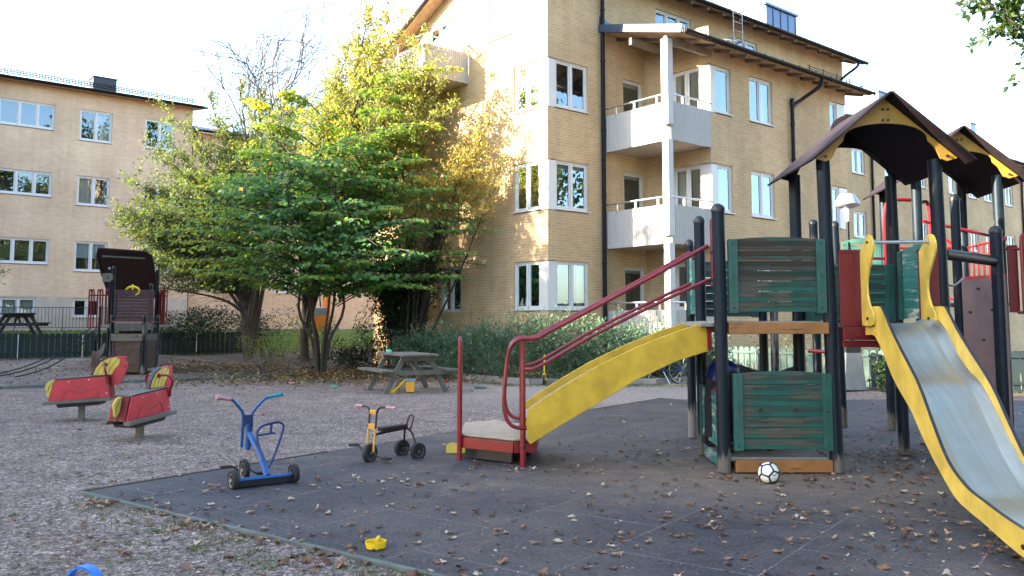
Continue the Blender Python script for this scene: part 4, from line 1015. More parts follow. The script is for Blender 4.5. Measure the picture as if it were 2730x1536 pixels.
# ------------------------------------------------------------------ far ship-like climbing tower
def ship_tower():
    K = .955                                                          # placed a little nearer than 25 m
    T = thing("play_tower", (-10.1, 24.0, 0), 0, "small oxblood climbing tower with a steep roof and a climbing net by the far fence", "play tower")
    def p(x, y, Y):                                                   # metres across/up at depth Y, already measured
        return x
    post(T, -10.33, 23.9, 1.62, .075, 'postworn'); post(T, -11.85, 24.2, 1.62, .075, 'postworn'); post(T, -10.45, 25.0, 1.62, .07, 'postworn')
    post(T, -12.35, 24.9, 3.05, .075); post(T, -10.85, 25.1, 2.55, .075); post(T, -13.15, 25.9, 3.25, .075, cap=False); post(T, -11.2, 26.1, 3.25, .075, cap=False)
    for x, y in ((-12.95,25.0),(-13.25,25.2)): post(T, x, y, .95 if x < -13 else 1.9, .045, 'postworn')
    slat_panel(T, (-11.75,24.13), (-10.42,23.88), .12, .95, 11, 'brownslat', crown=0, bat=.1)
    slat_panel(T, (-10.3,23.98), (-10.45,24.95), .12, .95, 11, 'brownslat', crown=0, bat=.1)
    slat_panel(T, (-12.3,24.8), (-11.9,24.25), .1, .9, 11, 'brownslat', crown=0, battens=False); slat_panel(T, (-13.3,25.1), (-12.9,24.95), .1, .62, 7, 'brownslat', crown=0, battens=False)
    m = MB(); m.bar((-11.8,24.1,1.03),(-10.35,23.85,1.03),.06,.2); m.bar((-10.3,23.9,1.03),(-10.45,25,1.03),.06,.2); m.bar((-12.35,24.75,1.33),(-10.6,24.95,1.33),.06,.2); m.build("beam", M['wood'], T, world=True, bevel=.006)
    slat_panel(T, (-12.25,24.86), (-10.65,25.0), 1.45, 2.4, 10, 'redslat', crown=0, bat=.1)
    slat_panel(T, (-12.7,25.9), (-11.6,26.0), .55, 1.2, 6, 'redslat', crown=0, bat=.1)
    m = MB(); m.span((-13.1,25.1,1.3),(-10.6,26.1,1.38)); m.span((-12.3,24.1,.1),(-10,25,.16)); m.build("deck", M['deck'], T, world=True)
    m = MB(); m.cyl((-11.8,24.1,1.47),(-10.35,23.85,1.47),.02); m.cyl((-10.33,23.9,1.47),(-10.45,25,1.47),.02); m.build("red_bar", M['red'], T, smooth=True, world=True)
    # steering wheel peeking over the panel
    m = MB(); c = Vector((-11.55,24.95,2.36)); m.tube([c+Vector((.3*math.cos(a),0,.13*math.sin(a))) for a in [math.pi*2*k/20 for k in range(20)]], .035, 8, closed=True)
    for a in (0, math.pi/2, math.pi): m.bar(c, c+Vector((.33*math.cos(a),0,.2*math.sin(a))), .04, .05)
    m.build("steering_wheel", M['toyyellow'], T, smooth=True, world=True)
    # steep roof: near edge high, far side sloping down and back
    m = MB(); a0, a1 = Vector((-13.35,25.2,3.45)), Vector((-11.05,25.45,3.4)); b0, b1 = Vector((-14.0,27.1,2.25)), Vector((-11.75,27.3,2.2))
    n = Vector((0,-.03,.05)); m.hexa([a0,a1,b1,b0,a0+n,a1+n,b1+n,b0+n]); lip0, lip1 = a0+Vector((.22,-.35,.1)), a1+Vector((-.12,-.35,.07))
    q0 = a0+Vector((.25,-.28,.16)); q1 = a1+Vector((-.1,-.28,.13))
    m.hexa([a0, a1, q1, q0, a0+Vector((0,0,.05)), a1+Vector((0,0,.05)), q1+Vector((0,0,.03)), q0+Vector((0,0,.03))]); r = m.build("roof", M['roofred'], T, world=True)
    m = MB(); m.bar(a0+Vector((0,-.03,-.02)), b0+Vector((0,-.03,-.02)), .05, .07); m.bar(a0+Vector((.3,-.05,-.05)), a1+Vector((-.3,-.05,-.05)), .05, .05); m.build("roof_trim", M['wood'], r, world=True)
    m = MB()
    for x, y, z in ((-13.15,25.8,3.1),(-11.2,26.0,3.1)): m.box((x,y,z),(.1,.08,.12))
    m.build("bracket", M['galv'], r, world=True)
    # bulging red barriers
    for x0, x1, y in ((-13.7,-12.95,25.35), (-11.3,-10.9,26.2)):
        m = MB(); n_ = 5
        for k in range(n_):
            x = x0+(x1-x0)*k/(n_-1); m.tube(bez([(x,y-.1*(k%2),1.3),(x,y-.1*(k%2),2.3),(x+.05,y-.1*(k%2),2.4),(x+.1,y-.1*(k%2),2.3),(x+.1,y-.1*(k%2),1.3)],4), .025, 6)
        m.tube([(x0,y,1.3),(x1+.1,y,1.3)], .025, 6); m.tube([(x0,y,2.25),(x1+.1,y,2.25)], .022, 6); m.build("barrier", M['red'], T, smooth=True, world=True)
    # wooden signal boards
    m = MB(); m.prism([(0,0),(.36,.0),(.42,.06),(.42,.2),(.34,.25),(0,.25)], (-12.72,24.78,2.62), (1,0,0), (0,0,1), .1); m.build("pulley_board", M['wood'], T, world=True, bevel=.01)
    m = MB(); m.cyl((-12.48,24.72,2.74),(-12.48,24.78,2.74),.03); 
    for k in (0,.06,.12): m.cyl((-12.6+k,24.8,1.4),(-12.6+k,24.8,2.65),.008,n=5)
    m.build("cord", M['rope'], T, world=True)
    m = MB(); m.prism([(0,.0),(.1,-.08),(.3,.12),(.36,.36),(.3,.4),(.05,.15)], (-12.45,24.2,.48), (1,0,0), (0,0,1), .06); m.build("pointer_board", M['wood'], T, world=True, bevel=.02)
    # climbing net to the ground on the left
    m = MB()
    t = [Vector((-13.6,25.4,1.28)), Vector((-13.2,25.2,1.28)), Vector((-13.0,25.0,1.25))]; g = [Vector((-15.9,22.9,.03)), Vector((-15.2,22.6,.03)), Vector((-14.4,22.6,.03))]
    L = []
    for a, b in zip(t, g):
        q = [a.lerp(b, s)+Vector((0,0,-.28*math.sin(s*math.pi))) for s in [k/8 for k in range(9)]]; L.append(q); m.tube(q, .018, 6)
    for i in range(2):
        for k in range(1, 8, 2): m.tube([L[i][k], (L[i][k]+L[i+1][min(8,k+1)])/2+Vector((0,0,-.06)), L[i+1][min(8,k+1)]], .014, 5)
    m.build("climbing_net", M['rope'], T, smooth=True, world=True)
    T.scale = (.68, 1, 1)
ship_tower()

# ------------------------------------------------------------------ rocking horses
def horse(loc, rz, label, ksc=1.0, tilt=0):
    h = thing("rocking_horse", loc, rz, label, "rocking horse", "red and yellow horses on posts")
    body = [(-.42,.3),(.42,.36),(.36,.68),(-.34,.62)]
    for s in (-1, 1):
        m = MB(); m.prism(body, (0,s*.13,0), (1,0,0), (0,0,1), .02); p = m.build("side_panel", M['horsered'], h, bevel=.004)
        g = MB(); y = s*.142
        arc = bez([(-.22,y,.33),(-.2,y,.42),(-.14,y,.47),(-.02,y,.43),(.1,y,.45),(.19,y,.5),(.25,y,.42),(.26,y,.36)], 4); g.tube(arc, .0035, 5)
        g.build("engraved_line", M['redpanel'], p)
        b = MB()
        for q in ((-.15,.6),(.12,.63),(.37,.42)): b.cyl((q[0],s*.138,q[1]),(q[0],s*.148,q[1]),.01,n=8)
        b.build("bolt", M['galv'], p)
    m = MB(); m.hexa([(-.34,-.12,.62),(.36,-.12,.68),(.36,.12,.68),(-.34,.12,.62),(-.345,-.145,.645),(.365,-.145,.705),(.365,.145,.705),(-.345,.145,.645)]); m.build("seat", M['wood'], h, bevel=.005)
    m = MB()
    for y in (-.06,.06): m.hexa([(-.43,y-.055,.3),(-.40,y-.055,.3),(-.40,y+.055,.3),(-.43,y+.055,.3),(-.36,y-.055,.62),(-.33,y-.055,.62),(-.33,y+.055,.62),(-.36,y+.055,.62)])
    m.build("end_board", M['redpanel'], h); m = MB()
    m.hexa([(.40,-.12,.36),(.43,-.12,.36),(.43,.12,.36),(.40,.12,.36),(.34,-.12,.68),(.37,-.12,.68),(.37,.12,.68),(.34,.12,.68)]); m.build("end_board", M['redpanel'], h)
    m = MB()
    for s in (-1,1): m.hexa([(-.46,s*.17-.045,.25),(.45,s*.17-.045,.31),(.45,s*.17+.045,.31),(-.46,s*.17+.045,.25),(-.46,s*.17-.045,.3),(.45,s*.17-.045,.355),(.45,s*.17+.045,.355),(-.46,s*.17+.045,.3)])
    m.build("foot_board", M['wood'], h, bevel=.004)
    m = MB(); m.hexa([(-.28,-.15,.2),(.28,-.15,.24),(.28,.15,.24),(-.28,.15,.2),(-.3,-.17,.255),(.3,-.17,.295),(.3,.17,.295),(-.3,.17,.255)]); m.build("rocker_base", M['wooddark'], h)
    m = MB(); m.box((0,0,.1),(.075,.075,.26)); m.build("post", M['wood'], h)
    head = [(.13,.69),(.17,.8),(.24,.9),(.34,.965),(.48,.985),(.6,.985),(.585,.93),(.6,.895),(.625,.86),(.61,.8),(.58,.72),(.545,.6),(.48,.535),(.4,.54),(.385,.69)]
    m = MB(); m.prism(head, (0,0,0), (1,0,0), (0,0,1), .05); hd = m.build("head", M['horsered'], h, bevel=.006)
    mane = [(.145,.70),(.18,.8),(.245,.89),(.34,.95),(.46,.968),(.51,.94),(.5,.86),(.44,.79),(.4,.7)]
    for s in (-1,1):
        m = MB(); m.prism(mane, (0,s*.0285,0), (1,0,0), (0,0,1), .006); mn = m.build("mane", M['yellowpale'], hd)
        g = MB(); y = s*.033
        for k in range(3): x = .2+.075*k; g.tube(bez([(x,y,.705),(x+.03,y,.8),(x+.07,y,.86),(x+.09+.02*k,y,.955-.012*(2-k))],3),.003,4)
        g.build("mane_line", M['edge'], mn)
        e = MB(); e.cyl((.575,s*.025,.83),(.575,s*.03,.83),.018,n=12); e.build("eye", M['bolt'], hd)
    hb = MB(); hb.prism([(.13,.69),(.17,.8),(.24,.9),(.34,.965),(.34,.985),(.23,.92),(.155,.81),(.11,.69)], (0,0,0), (1,0,0), (0,0,1), .056); hb.build("neck_edge", M['edge'], hd)
    m = MB()
    for s in (-1,1):
        m.tube(bez([(.3,s*.03,.86),(.31,s*.12,.87),(.34,s*.19,.84),(.36,s*.2,.76),(.37,s*.165,.67),(.38,s*.15,.56)],5), .017, 8); m.lathe([(.035,-.006),(.035,.006)], (.3,s*.035,.86), 12, (0,1,0))
    m.build("handle", M['red'], h, smooth=True)
    tail = [(-.34,.62),(-.4,.625),(-.46,.6),(-.5,.55),(-.51,.5),(-.49,.45),(-.48,.37),(-.455,.355),(-.42,.4),(-.37,.47),(-.345,.52)]
    m = MB(); m.prism(tail, (0,0,0), (1,0,0), (0,0,1), .03); tl = m.build("tail", M['yellowpale'], h, bevel=.004)
    g = MB()
    for s in (-1,1):
        for k in (0,.04): g.tube(bez([(-.36,s*.017,.59-k),(-.42,s*.017,.575-k),(-.46,s*.017,.5-k*.6),(-.465,s*.017,.42)],3),.0028,4)
    g.build("tail_line", M['edge'], tl)
    h.scale = (ksc, ksc, ksc*.93)
    return h
horse((-6.55,13.15,0), R(10), "red horse farther from the camera, seen side on with its head right and pole short", 1.04)
horse((-4.71,10.95,0), R(75), "red horse nearer the camera, turned away so its yellow tail and rear boards show", .98)

# ------------------------------------------------------------------ tricycles
def wheel(parent, c, axis, r, w, rim='rim', name="wheel", spokes=True):
    c = Vector(c); ax = Vector(axis).normalized()
    m = MB(); m.lathe([(r*.62,-w*.32),(r*.8,-w*.5),(r*.94,-w*.42),(r,-w*.15),(r,w*.15),(r*.94,w*.42),(r*.8,w*.5),(r*.62,w*.32)], c, 24, ax)
    t = m.build(name, M['rubber'], parent, smooth=True)
    m = MB(); m.lathe([(r*.5,-w*.2),(r*.63,-w*.36),(r*.63,w*.36),(r*.5,w*.2)], c, 24, ax)
    m.lathe([(r*.14,-w*.5),(r*.14,w*.5)], c, 10, ax)
    x = ax.orthogonal().normalized(); y = ax.cross(x)
    for k in range(8): a = k*math.pi/4; e = x*math.cos(a)+y*math.sin(a); m.bar(c+e*r*.1, c+e*r*.56, w*.1, w*.16, up=ax)
    m.lathe([(0,-w*.05),(r*.52,-w*.05),(r*.52,w*.05),(0,w*.05)], c, 20, ax)
    m.build("rim", M[rim], t)
    return t
def pedal(parent, c, ax, L, crank0):
    c = Vector(c); ax = Vector(ax).normalized(); m = MB(); f = Vector((0,0,1)).cross(ax).normalized()
    for s in (-1,1): m.bar(c+f*s*.028-ax*L/2, c+f*s*.028+ax*L/2, .018, .022)
    for s in (-1,1): m.bar(c-f*.035+ax*s*L*.5, c+f*.035+ax*s*L*.5, .01, .02)
    m.cyl(c-ax*L*.5, c+ax*L*.5, .008, n=8)
    p = m.build("pedal", M['rubber'], parent)
    k = MB(); k.tube([crank0, Vector(crank0).lerp(c-ax*L*.6,.98), c-ax*L*.55], .008, 6); k.build("crank", M['brownsteel'], p)
def blue_trike():
    # local: +x to the right along the rear axle, +y away from the camera (front wheel), origin midway of the rear axle
    a = Vector((-2.46,7.71,0)); b = Vector((-2.04,8.14,0)); rz = math.atan2(b.y-a.y, b.x-a.x)*.8
    t = thing("tricycle", (-2.24, 7.86, 0), rz, "bright blue steel tricycle with wide rear axle box, one pink and one teal grip", "tricycle")
    W_ = .31
    for s in (-1,1): wheel(t, (s*W_,0,.102), (1,0,0), .102, .065, 'rimpale')
    m = MB(); m.prism([(-.05,.04),(.05,.03),(.05,.11),(-.035,.12),(-.05,.1)], (0,0,.0), (0,1,0), (0,0,1), .56); m.build("axle_box", M['blue'], t, bevel=.006)
    m = MB(); m.prism([(-.056,.035),(-.05,.035),(-.05,.098),(-.056,.098)], (0,0,0), (0,1,0), (0,0,1), .55); m.build("axle_front_plate", M['axledark'], t)
    m = MB(); m.tube([(.03,.0,.11),(-.0,.14,.32),(-.04,.34,.5)], [.036,.034,.032], 12); m.build("main_tube", M['blue'], t, smooth=True)
    hx, hy = -.05, .38
    m = MB(); m.tube([(hx,hy-.02,.33),(hx,hy-.02,.6)], .026, 12); m.build("head_tube", M['blue'], t, smooth=True)
    fk = MB(); 
    for s in (-1,1): fk.tube(bez([(hx+s*.045,hy+.03,.36),(hx+s*.045,hy+.01,.55),(hx+s*.047,hy,.68),(hx+s*.07,hy-.01,.74),(hx+s*.15,hy-.03,.83),(hx+s*.19,hy-.04,.86),(hx+s*.31,hy-.06,.885)],5), .015, 10)
    hb = fk.build("handlebar", M['blue'], t, smooth=True)
    m = MB(); m.box((hx,hy,.63),(.1,.03,.12)); m.build("fork_plate", M['bluedk'], hb, bevel=.004)
    for s, c in ((-1,'pink'),(1,'teal')):
        m = MB(); m.tube([(hx+s*.2,hy-.042,.862),(hx+s*.315,hy-.061,.886),(hx+s*.325,hy-.063,.889),(hx+s*.35,hy-.066,.894)], [.019,.02,.028,.026], 12); m.build("grip", M[c], hb, smooth=True)
    m = MB()
    for s in (-1,1): m.tube([(hx+s*.045,hy+.03,.38),(hx+s*.058,hy+.04,.34),(hx+s*.058,hy+.06,.115)], .007, 8)
    m.build("fork", M['galv'], t)
    wheel(t, (hx,hy+.06,.115), (1,0,0), .115, .055, 'rimpale')
    pedal(t, (hx-.2,hy+.03,.17), (-1,0,0), .1, (hx-.06,hy+.06,.115)); pedal(t, (hx+.2,hy+.08,.06), (1,0,0), .1, (hx+.06,hy+.06,.115))
    m = MB(); lp = bez([(.04,.03,.17),(-.01,.12,.36),(-.03,.15,.5),(0.0,.16,.57),(.07,.165,.6),(.19,.17,.615),(.25,.17,.59),(.25,.165,.53),(.15,.09,.33),(.05,.035,.17)],5); m.tube(lp, .013, 8); fr = m.build("seat_frame", M['bluedk'], t, smooth=True)
    m = MB(); m.bar((-.03,.16,.5),(.16,.17,.51),.06,.016); m.bar((.12,.168,.5),(.13,.175,.61),.045,.012,up=(1,0,0)); m.build("seat_bracket", M['bluedk'], fr)
    t.scale = (.9,.9,.9)
blue_trike()
def yellow_trike():
    # front wheel left-near, rear wheels to the right: local +x runs from front wheel to the rear axle
    f = Vector((-1.53,9.09,0)); r = Vector((-1.26,9.51,0)); d = r-f; d.y *= 1
    t = thing("tricycle", (-1.50, 9.16, 0), math.atan2(.30,.36), "chipped yellow tricycle with dark handlebars and pink grips standing on the rubber paving", "tricycle")
    L = .50
    st = R(18); sa = Vector((math.cos(st), math.sin(st), 0)); sx = Vector((-math.sin(st), math.cos(st), 0))   # steering axes (forward-ish, axle)
    wheel(t, (0,0,.105), sx, .105, .05)
    for s in (-1,1): wheel(t, (L,s*.16,.095), (0,1,0), .095, .055)
    m = MB(); m.cyl((L,-.17,.1),(L,.17,.1),.011); m.build("rear_axle", M['brownsteel'], t, smooth=True)
    fk = MB()
    for s in (-1,1): fk.tube([sx*s*.045+Vector((0,0,.12)), sx*s*.045+sa*.01+Vector((0,0,.2)), sx*s*.048+sa*.025+Vector((0,0,.36))], .013, 10)
    fk.build("fork", M['rustyellow'], t, smooth=True)
    hb = MB()
    for s in (-1,1): hb.tube(bez([sx*s*.045+sa*.025+Vector((0,0,.34)), sx*s*.048+sa*.04+Vector((0,0,.48)), sx*s*.05+sa*.045+Vector((0,0,.53)), sx*s*.08+sa*.05+Vector((0,0,.575)), sx*s*.13+sa*.055+Vector((0,0,.585)), sx*s*.25+sa*.075+Vector((0,0,.58))],5), .012, 10)
    h = hb.build("handlebar", M['brownsteel'], t, smooth=True)
    for s in (-1,1):
        m = MB(); m.tube([sx*s*.165+sa*.06+Vector((0,0,.585)), sx*s*.25+sa*.074+Vector((0,0,.581)), sx*s*.255+sa*.075+Vector((0,0,.581)), sx*s*.275+sa*.078+Vector((0,0,.58))], [.016,.016,.021,.019], 12); m.build("grip", M['pink'], h, smooth=True)
    m = MB(); m.box(sa*.043+Vector((0,0,.53)), (.02,.085,.045), rz=st); m.box(sa*.03+Vector((0,0,.38)), (.03,.09,.06), rz=st); m.build("fork_plate", M['rustyellow'], h, bevel=.004)
    m = MB(); m.tube([(.03,0,.28),(.1,0,.3),(.2,0,.31),(L-.08,0,.33)], .014, 8); m.bar((.12,0,.335),(L-.06,0,.35),.1,.03); m.build("seat_beam", M['brownsteel'], t, bevel=.004)
    m = MB(); m.bar((.11,0,.358),(L-.05,0,.374),.105,.012); m.build("seat", M['wooddark'], t, bevel=.004)
    m = MB(); 
    for s in (-1,1): m.tube(bez([(L-.1,s*.03,.33),(L-.04,s*.05,.32),(L-.01,s*.1,.22),(L,s*.135,.1)],4), .011, 8)
    m.tube(bez([(L-.04,-.05,.3),(L+.0,-.05,.4),(L+.015,-.04,.45),(L+.02,0,.47),(L+.015,.04,.45),(L,.05,.4),(L-.04,.05,.3)],4), .01, 8); m.build("rear_frame", M['brownsteel'], t, smooth=True)
    pedal(t, sx*.19+Vector((-.03,0,.18)), sx, .09, sx*.05+Vector((0,0,.105))); pedal(t, sx*-.19+Vector((.03,0,.03+.03)), -sx, .09, sx*-.05+Vector((0,0,.105)))
yellow_trike()

# ------------------------------------------------------------------ ball and small toys
def ball():
    b = thing("football", (2.35, 7.96, .112), 0, "white football with black seams against the lower beam of the play tower", "ball"); r = .094
    m = MB(); n = 32; k = 20
    prof = [(r*math.sin(math.pi*i/k), -r*math.cos(math.pi*i/k)) for i in range(k+1)]; prof[0] = (.0001,-r); prof[-1] = (.0001,r)
    m.lathe(prof, (0,0,0), n); m.build("ball_skin", M['ballw'], b, smooth=True)
    ph = (1+5**.5)/2; ico = [Vector(v).normalized() for v in [(-1,ph,0),(1,ph,0),(-1,-ph,0),(1,-ph,0),(0,-1,ph),(0,1,ph),(0,-1,-ph),(0,1,-ph),(ph,0,-1),(ph,0,1),(-ph,0,-1),(-ph,0,1)]]
    rot = Matrix.Rotation(.5,3,'X') @ Matrix.Rotation(.9,3,'Z') @ Matrix.Rotation(.3,3,'Y')
    ico = [rot @ v for v in ico]; fc = [(i,j,l) for i in range(12) for j in range(i+1,12) for l in range(j+1,12) if all((ico[p]-ico[q]).length < 1.1 for p,q in ((i,j),(j,l),(i,l)))]
    cen = [((ico[a]+ico[b_]+ico[c])/3).normalized() for a,b_,c in fc]; m = MB()
    for i in range(len(fc)):
        for j in range(i+1, len(fc)):
            if len(set(fc[i]) & set(fc[j])) == 2:
                pts = [cen[i].lerp(cen[j], s/6).normalized()*(r+.0005) for s in range(7)]; m.tube(pts, .0085, 6)
    m.build("ball_seams", M['ballk'], b, smooth=True)
    m = MB(); sw = [(-.035,-.002),(-.01,-.012),(.012,-.004),(.042,.016),(.01,.004),(-.012,-.002),(-.028,.008)]
    o = Vector((.035,-.1,.0)); m.tube([(o+Vector((a,-.002,b_))).normalized()*(r+.001) for a,b_ in sw[:4]], [.001,.004,.0035,.001], 6); m.build("ball_mark", M['ballk'], b, smooth=True)
ball()
def small():
    t = thing("sand_sieve", (-.89,5.72,.02), .4, "yellow plastic sand sieve lying near the front edge of the rubber paving", "sand toy")
    m = MB(); m.lathe([(.0,.004),(.055,.004),(.06,.01),(.066,.045),(.07,.045),(.064,.004),(.05,.0),(.0,.0)], (0,0,0), 28); m.build("bowl", M['toyyellow'], t, smooth=True)
    m = MB(); m.tube(bez([(.02,.05,.03),(.03,.05,.05),(.03,.04,.058),(.02,.02,.055),(.0,.0,.045)],4), .011, 8); m.build("handle", M['toyyellow'], t, smooth=True)
    t = thing("toy_hoop", (-2.29,4.7,.0), R(-12), "bright blue plastic hoop cut off by the bottom edge of the picture", "toy")
    m = MB(); K = 40
    for i in range(K):
        a, b_ = 2*math.pi*i/K, 2*math.pi*(i+1)/K; ro, ri, w = .098, .088, .03
        P = lambda an, rr, y: (rr*math.cos(an), y, .095+rr*math.sin(an))
        m.hexa([P(a,ri,-w),P(b_,ri,-w),P(b_,ri,w),P(a,ri,w),P(a,ro,-w),P(b_,ro,-w),P(b_,ro,w),P(a,ro,w)])
    m.build("band", M['bluetoy'], t, smooth=True)
    t = thing("toy_spade", (-2.03,4.97,.01), R(25), "bright blue plastic spade tip lying beside the blue hoop", "toy")
    m = MB(); m.prism([(-.05,-.04),(.04,-.045),(.06,0),(.04,.045),(-.05,.04)], (0,0,.02), (1,0,0), (0,1,.1), .012); m.build("blade", M['bluetoy'], t, bevel=.003)
    m = MB(); m.cyl((-.05,0,.022),(-.2,0,.03),.011); m.build("handle", M['bluetoy'], t, smooth=True)
    t = thing("toy_bucket", (-2.13,18.0,.0), R(8), "orange yellow toy bucket with a blue rim on the sand under the picnic table", "bucket")
    m = MB(); m.prism([(-.1,.02),(.1,.02),(.115,.29),(-.115,.29)], (0,0,0), (1,0,0), (0,0,1), .2); m.build("tub", M['orangetoy'], t, bevel=.02); t.scale = (.85,.85,.85)
    m = MB(); m.box((0,0,.315),(.27,.23,.06)); m.build("rim", M['toyblue2'], t, bevel=.01)
    t = thing("toy_shovel", (-2.3,17.92,.0), 0, "yellow toy shovel leaning against the orange yellow bucket", "toy")
    m = MB(); m.tube([(-.17,-.02,.01),(.08,-.03,.27)], .022, 8); m.build("shaft", M['toyyellow'], t, smooth=True)
    m = MB(); m.prism([(-.05,0),(.05,0),(.04,.1),(-.04,.1)], (-.17,-.03,.0), (1,.3,0), (-.4,0,.9), .015); m.build("blade", M['toyyellow'], t, bevel=.004)
    t = thing("metal_tray", (-.71,19.2,.0), R(4), "shiny crumpled metal tray lying on the gravel in front of the hedge", "tray")
    m = MB(); m.hexa([(-.12,-.1,0),(.12,-.1,0),(.12,.1,0),(-.12,.1,0),(-.15,-.13,.07),(.15,-.13,.06),(.14,.12,.08),(-.14,.13,.07)]); m.build("tray_pan", M['galv'], t, bevel=.012)
    for nm, lc, mt, lb in (("toy_dish", (-1.62,21.0,0), 'toyred', "small red plastic dish on the leaf litter behind the picnic table"), ("toy_dish", (-5.2,20.3,0), 'toypink', "small pink plastic dish among the fallen leaves left of the tree"),
                       ("toy_dish", (-3.95,19.2,0), 'toygreen', "green plastic dish tipped against the left foot of the picnic table")):
        t = thing(nm, lc, .3, lb, "toy"); m = MB(); m.lathe([(0.0001,.01),(.045,.01),(.07,.05),(.08,.05),(.05,.0),(0.0001,.0)], (0,0,0), 18); m.build("bowl", M[mt], t, smooth=True)
    t = thing("toy_boat", (-11.0,23.5,.0), .2, "blue and red plastic toy boat lying at the foot of the small climbing tower", "toy")
    m = MB(); m.prism([(-.16,0),(.16,0),(.22,.12),(-.2,.12)], (0,0,0), (1,0,0), (0,0,1), .18); m.box((-.02,0,.17),(.14,.1,.1)); m.build("hull", M['bluetoy'], t, bevel=.02)
    m = MB(); m.prism([(.0,.0),(.2,.02),(.14,.1),(.02,.08)], (.2,-.05,0), (1,0,0), (0,0,1), .12); m.build("bow", M['toyred'], t, bevel=.01)
    # cart parked inside the den
    t = thing("ride_on_cart", (2.36,9.05,.165), R(15), "dark ride on toy with blue hood stored inside the play tower den", "ride-on toy")
    m = MB(); m.prism([(-.3,.12),(.35,.12),(.35,.5),(.1,.62),(-.05,.8),(-.25,.82),(-.3,.5)], (0,0,0), (1,0,0), (0,0,1), .36); m.build("body", M['bolt'], t, bevel=.03)
    m = MB(); m.lathe([(.17,-.16),(.17,-.05),(.13,.03),(.06,.06),(0.0001,.07)], (-.12,-.0,.86), 18, (.25,-.25,1)); m.build("hood", M['bluehood'], t, smooth=True)
    for s in (-1,1):
        for x in (-.2,.25): wheel(t, (x,s*.2,.1), (0,1,0), .1, .05)
    m = MB(); m.lathe([(0.0001,-.01),(.04,-.01),(.04,.01),(.0001,.01)], (-.32,-.16,.62), 16, (1,.4,0)); m.build("lamp", M['redpanel'], t)
small()

# ------------------------------------------------------------------ picnic tables
def picnic(loc, rz, label, mat='wood', sc=1.0):
    t = thing("picnic_table", loc, rz, label, "picnic table")
    L = 1.5
    for k in range(5): m = MB(); 
    m = MB()
    for k in range(5): m.box((0,-.3+k*.15,.725),(L,.142,.04))
    m.build("table_top", M[mat], t, bevel=.006)
    for s in (-1,1):
        m = MB()
        for k in (0,1): m.box((0,s*(.66+k*.135-.065),.43),(L,.128,.04))
        m.build("bench", M[mat], t, bevel=.006)
    for x in (-.5,.5):
        for s in (-1,1):
            m = MB(); m.bar((x,s*.26,.705),(x,s*.62,0.0),.045,.095); m.build("leg", M[mat], t, bevel=.004)
        m = MB(); m.box((x+.046,0,.385),(.04,1.5,.095)); m.box((x+.046,0,.66),(.04,.7,.09)); m.build("crossbeam", M[mat], t, bevel=.004)
    m = MB(); m.bar((-.5,0,.4),(0,0,.68),.045,.07); m.bar((.5,0,.4),(0,0,.68),.045,.07); m.build("brace", M[mat], t)
    t.scale = (sc,)*3
    return t
picnic((-2.25,18.5,0), R(-62), "weathered grey picnic table on the leaf litter beside the tree", sc=1.08)
picnic((-17.9,31.0,.92), R(-50), "dark stained picnic table on the grass bank behind the far fence", 'wooddark', 1.15)
t = thing("toy_cup", (-2.7,18.85,.745*1.08), 0, "mint green plastic toy on the weathered picnic table top", "toy"); m = MB(); m.lathe([(0,.0),(.06,.0),(.07,.04),(.04,.06),(0.001,.065)], (0,0,0), 14); m.build("bowl", M['toygreen'], t, smooth=True)

# ------------------------------------------------------------------ fences
def picket_fence(pts, h, pw, gap, mat, label, base=0.05, post_every=1.9, top=.05):
    """each straight run is one fence: pickets, two rails, posts"""
    a = Vector(pts[0]); b = Vector(pts[1]); d = (b-a).normalized(); L = (b-a).length; n = Vector((d.y,-d.x,0))
    f = thing("picket_fence", a, math.atan2(d.y,d.x), label, "fence")
    g = lambda x: gz(a.x+d.x*x, a.y+d.y*x)
    m = MB(); x = pw/2
    while x < L:
        z = g(x)+base; j = rnd.uniform(-.01,.01); q = rnd.uniform(-.012,.012)
        c = [(-pw/2, z), (pw/2, z), (pw/2+q, z+h-top+j)] + [(pw/2*math.cos(an)+q, z+h-top+j+top*math.sin(an)) for an in [math.pi*k/6 for k in range(1,6)]] + [(-pw/2+q, z+h-top+j)]
        m.prism(c, (x, -.0, 0), (1,0,0), (0,0,1), .02); x += pw+gap
    m.build("pickets", M[mat], f)
    m = MB()
    for zz in (.16, h-.13):
        k = max(1, int(L/2))
        for i in range(k): m.bar((L*i/k, -.03, g(L*i/k)+base+zz), (L*(i+1)/k, -.03, g(L*(i+1)/k)+base+zz), .035, .05)
    m.build("rails", M[mat], f)
    x = .1
    while x < L:
        m = MB(); m.cyl((x,-.075,g(x)-.1),(x,-.075,g(x)+h+.02),.02,n=8); m.build("fence_post", M['galv'], f); x += post_every
    return f
p0 = F0-U*6.6; p1 = F0+U*6.3
picket_fence([p0, p1], .86, .17, .022, 'fence', "long dark green picket fence with rounded tops below the peach brick building", post_every=2.05)
picket_fence([(4.6,22.3,0), (8.0,18.6,0)], .82, .13, .035, 'fencegreen', "faded green picket fence seen under the play tower deck")
picket_fence([(8.06,18.55,0), (14.5,16.3,0)], .84, .14, .02, 'fence', "dark green picket fence right of the rubbish bin behind the slide")
# iron railing by the basement windows
f = thing("iron_railing", onb(-11,-.75,1.06), TH, "thin black iron railing in front of the basement windows", "railing"); m = MB()
m.tube([(0,0,1.0),(9.5,0,1.0)], .016, 6); m.tube([(0,0,.14),(9.5,0,.14)], .014, 6)
for k in range(70): m.cyl((.1+k*.135,0,.14),(.1+k*.135,0,1.0),.009,n=5)
m.build("bars", M['iron'], f)
for k in range(6):
    m = MB(); m.cyl((.1+k*1.8,0,-.05),(.1+k*1.8,0,1.02),.018,n=6); m.build("upright", M['iron'], f)

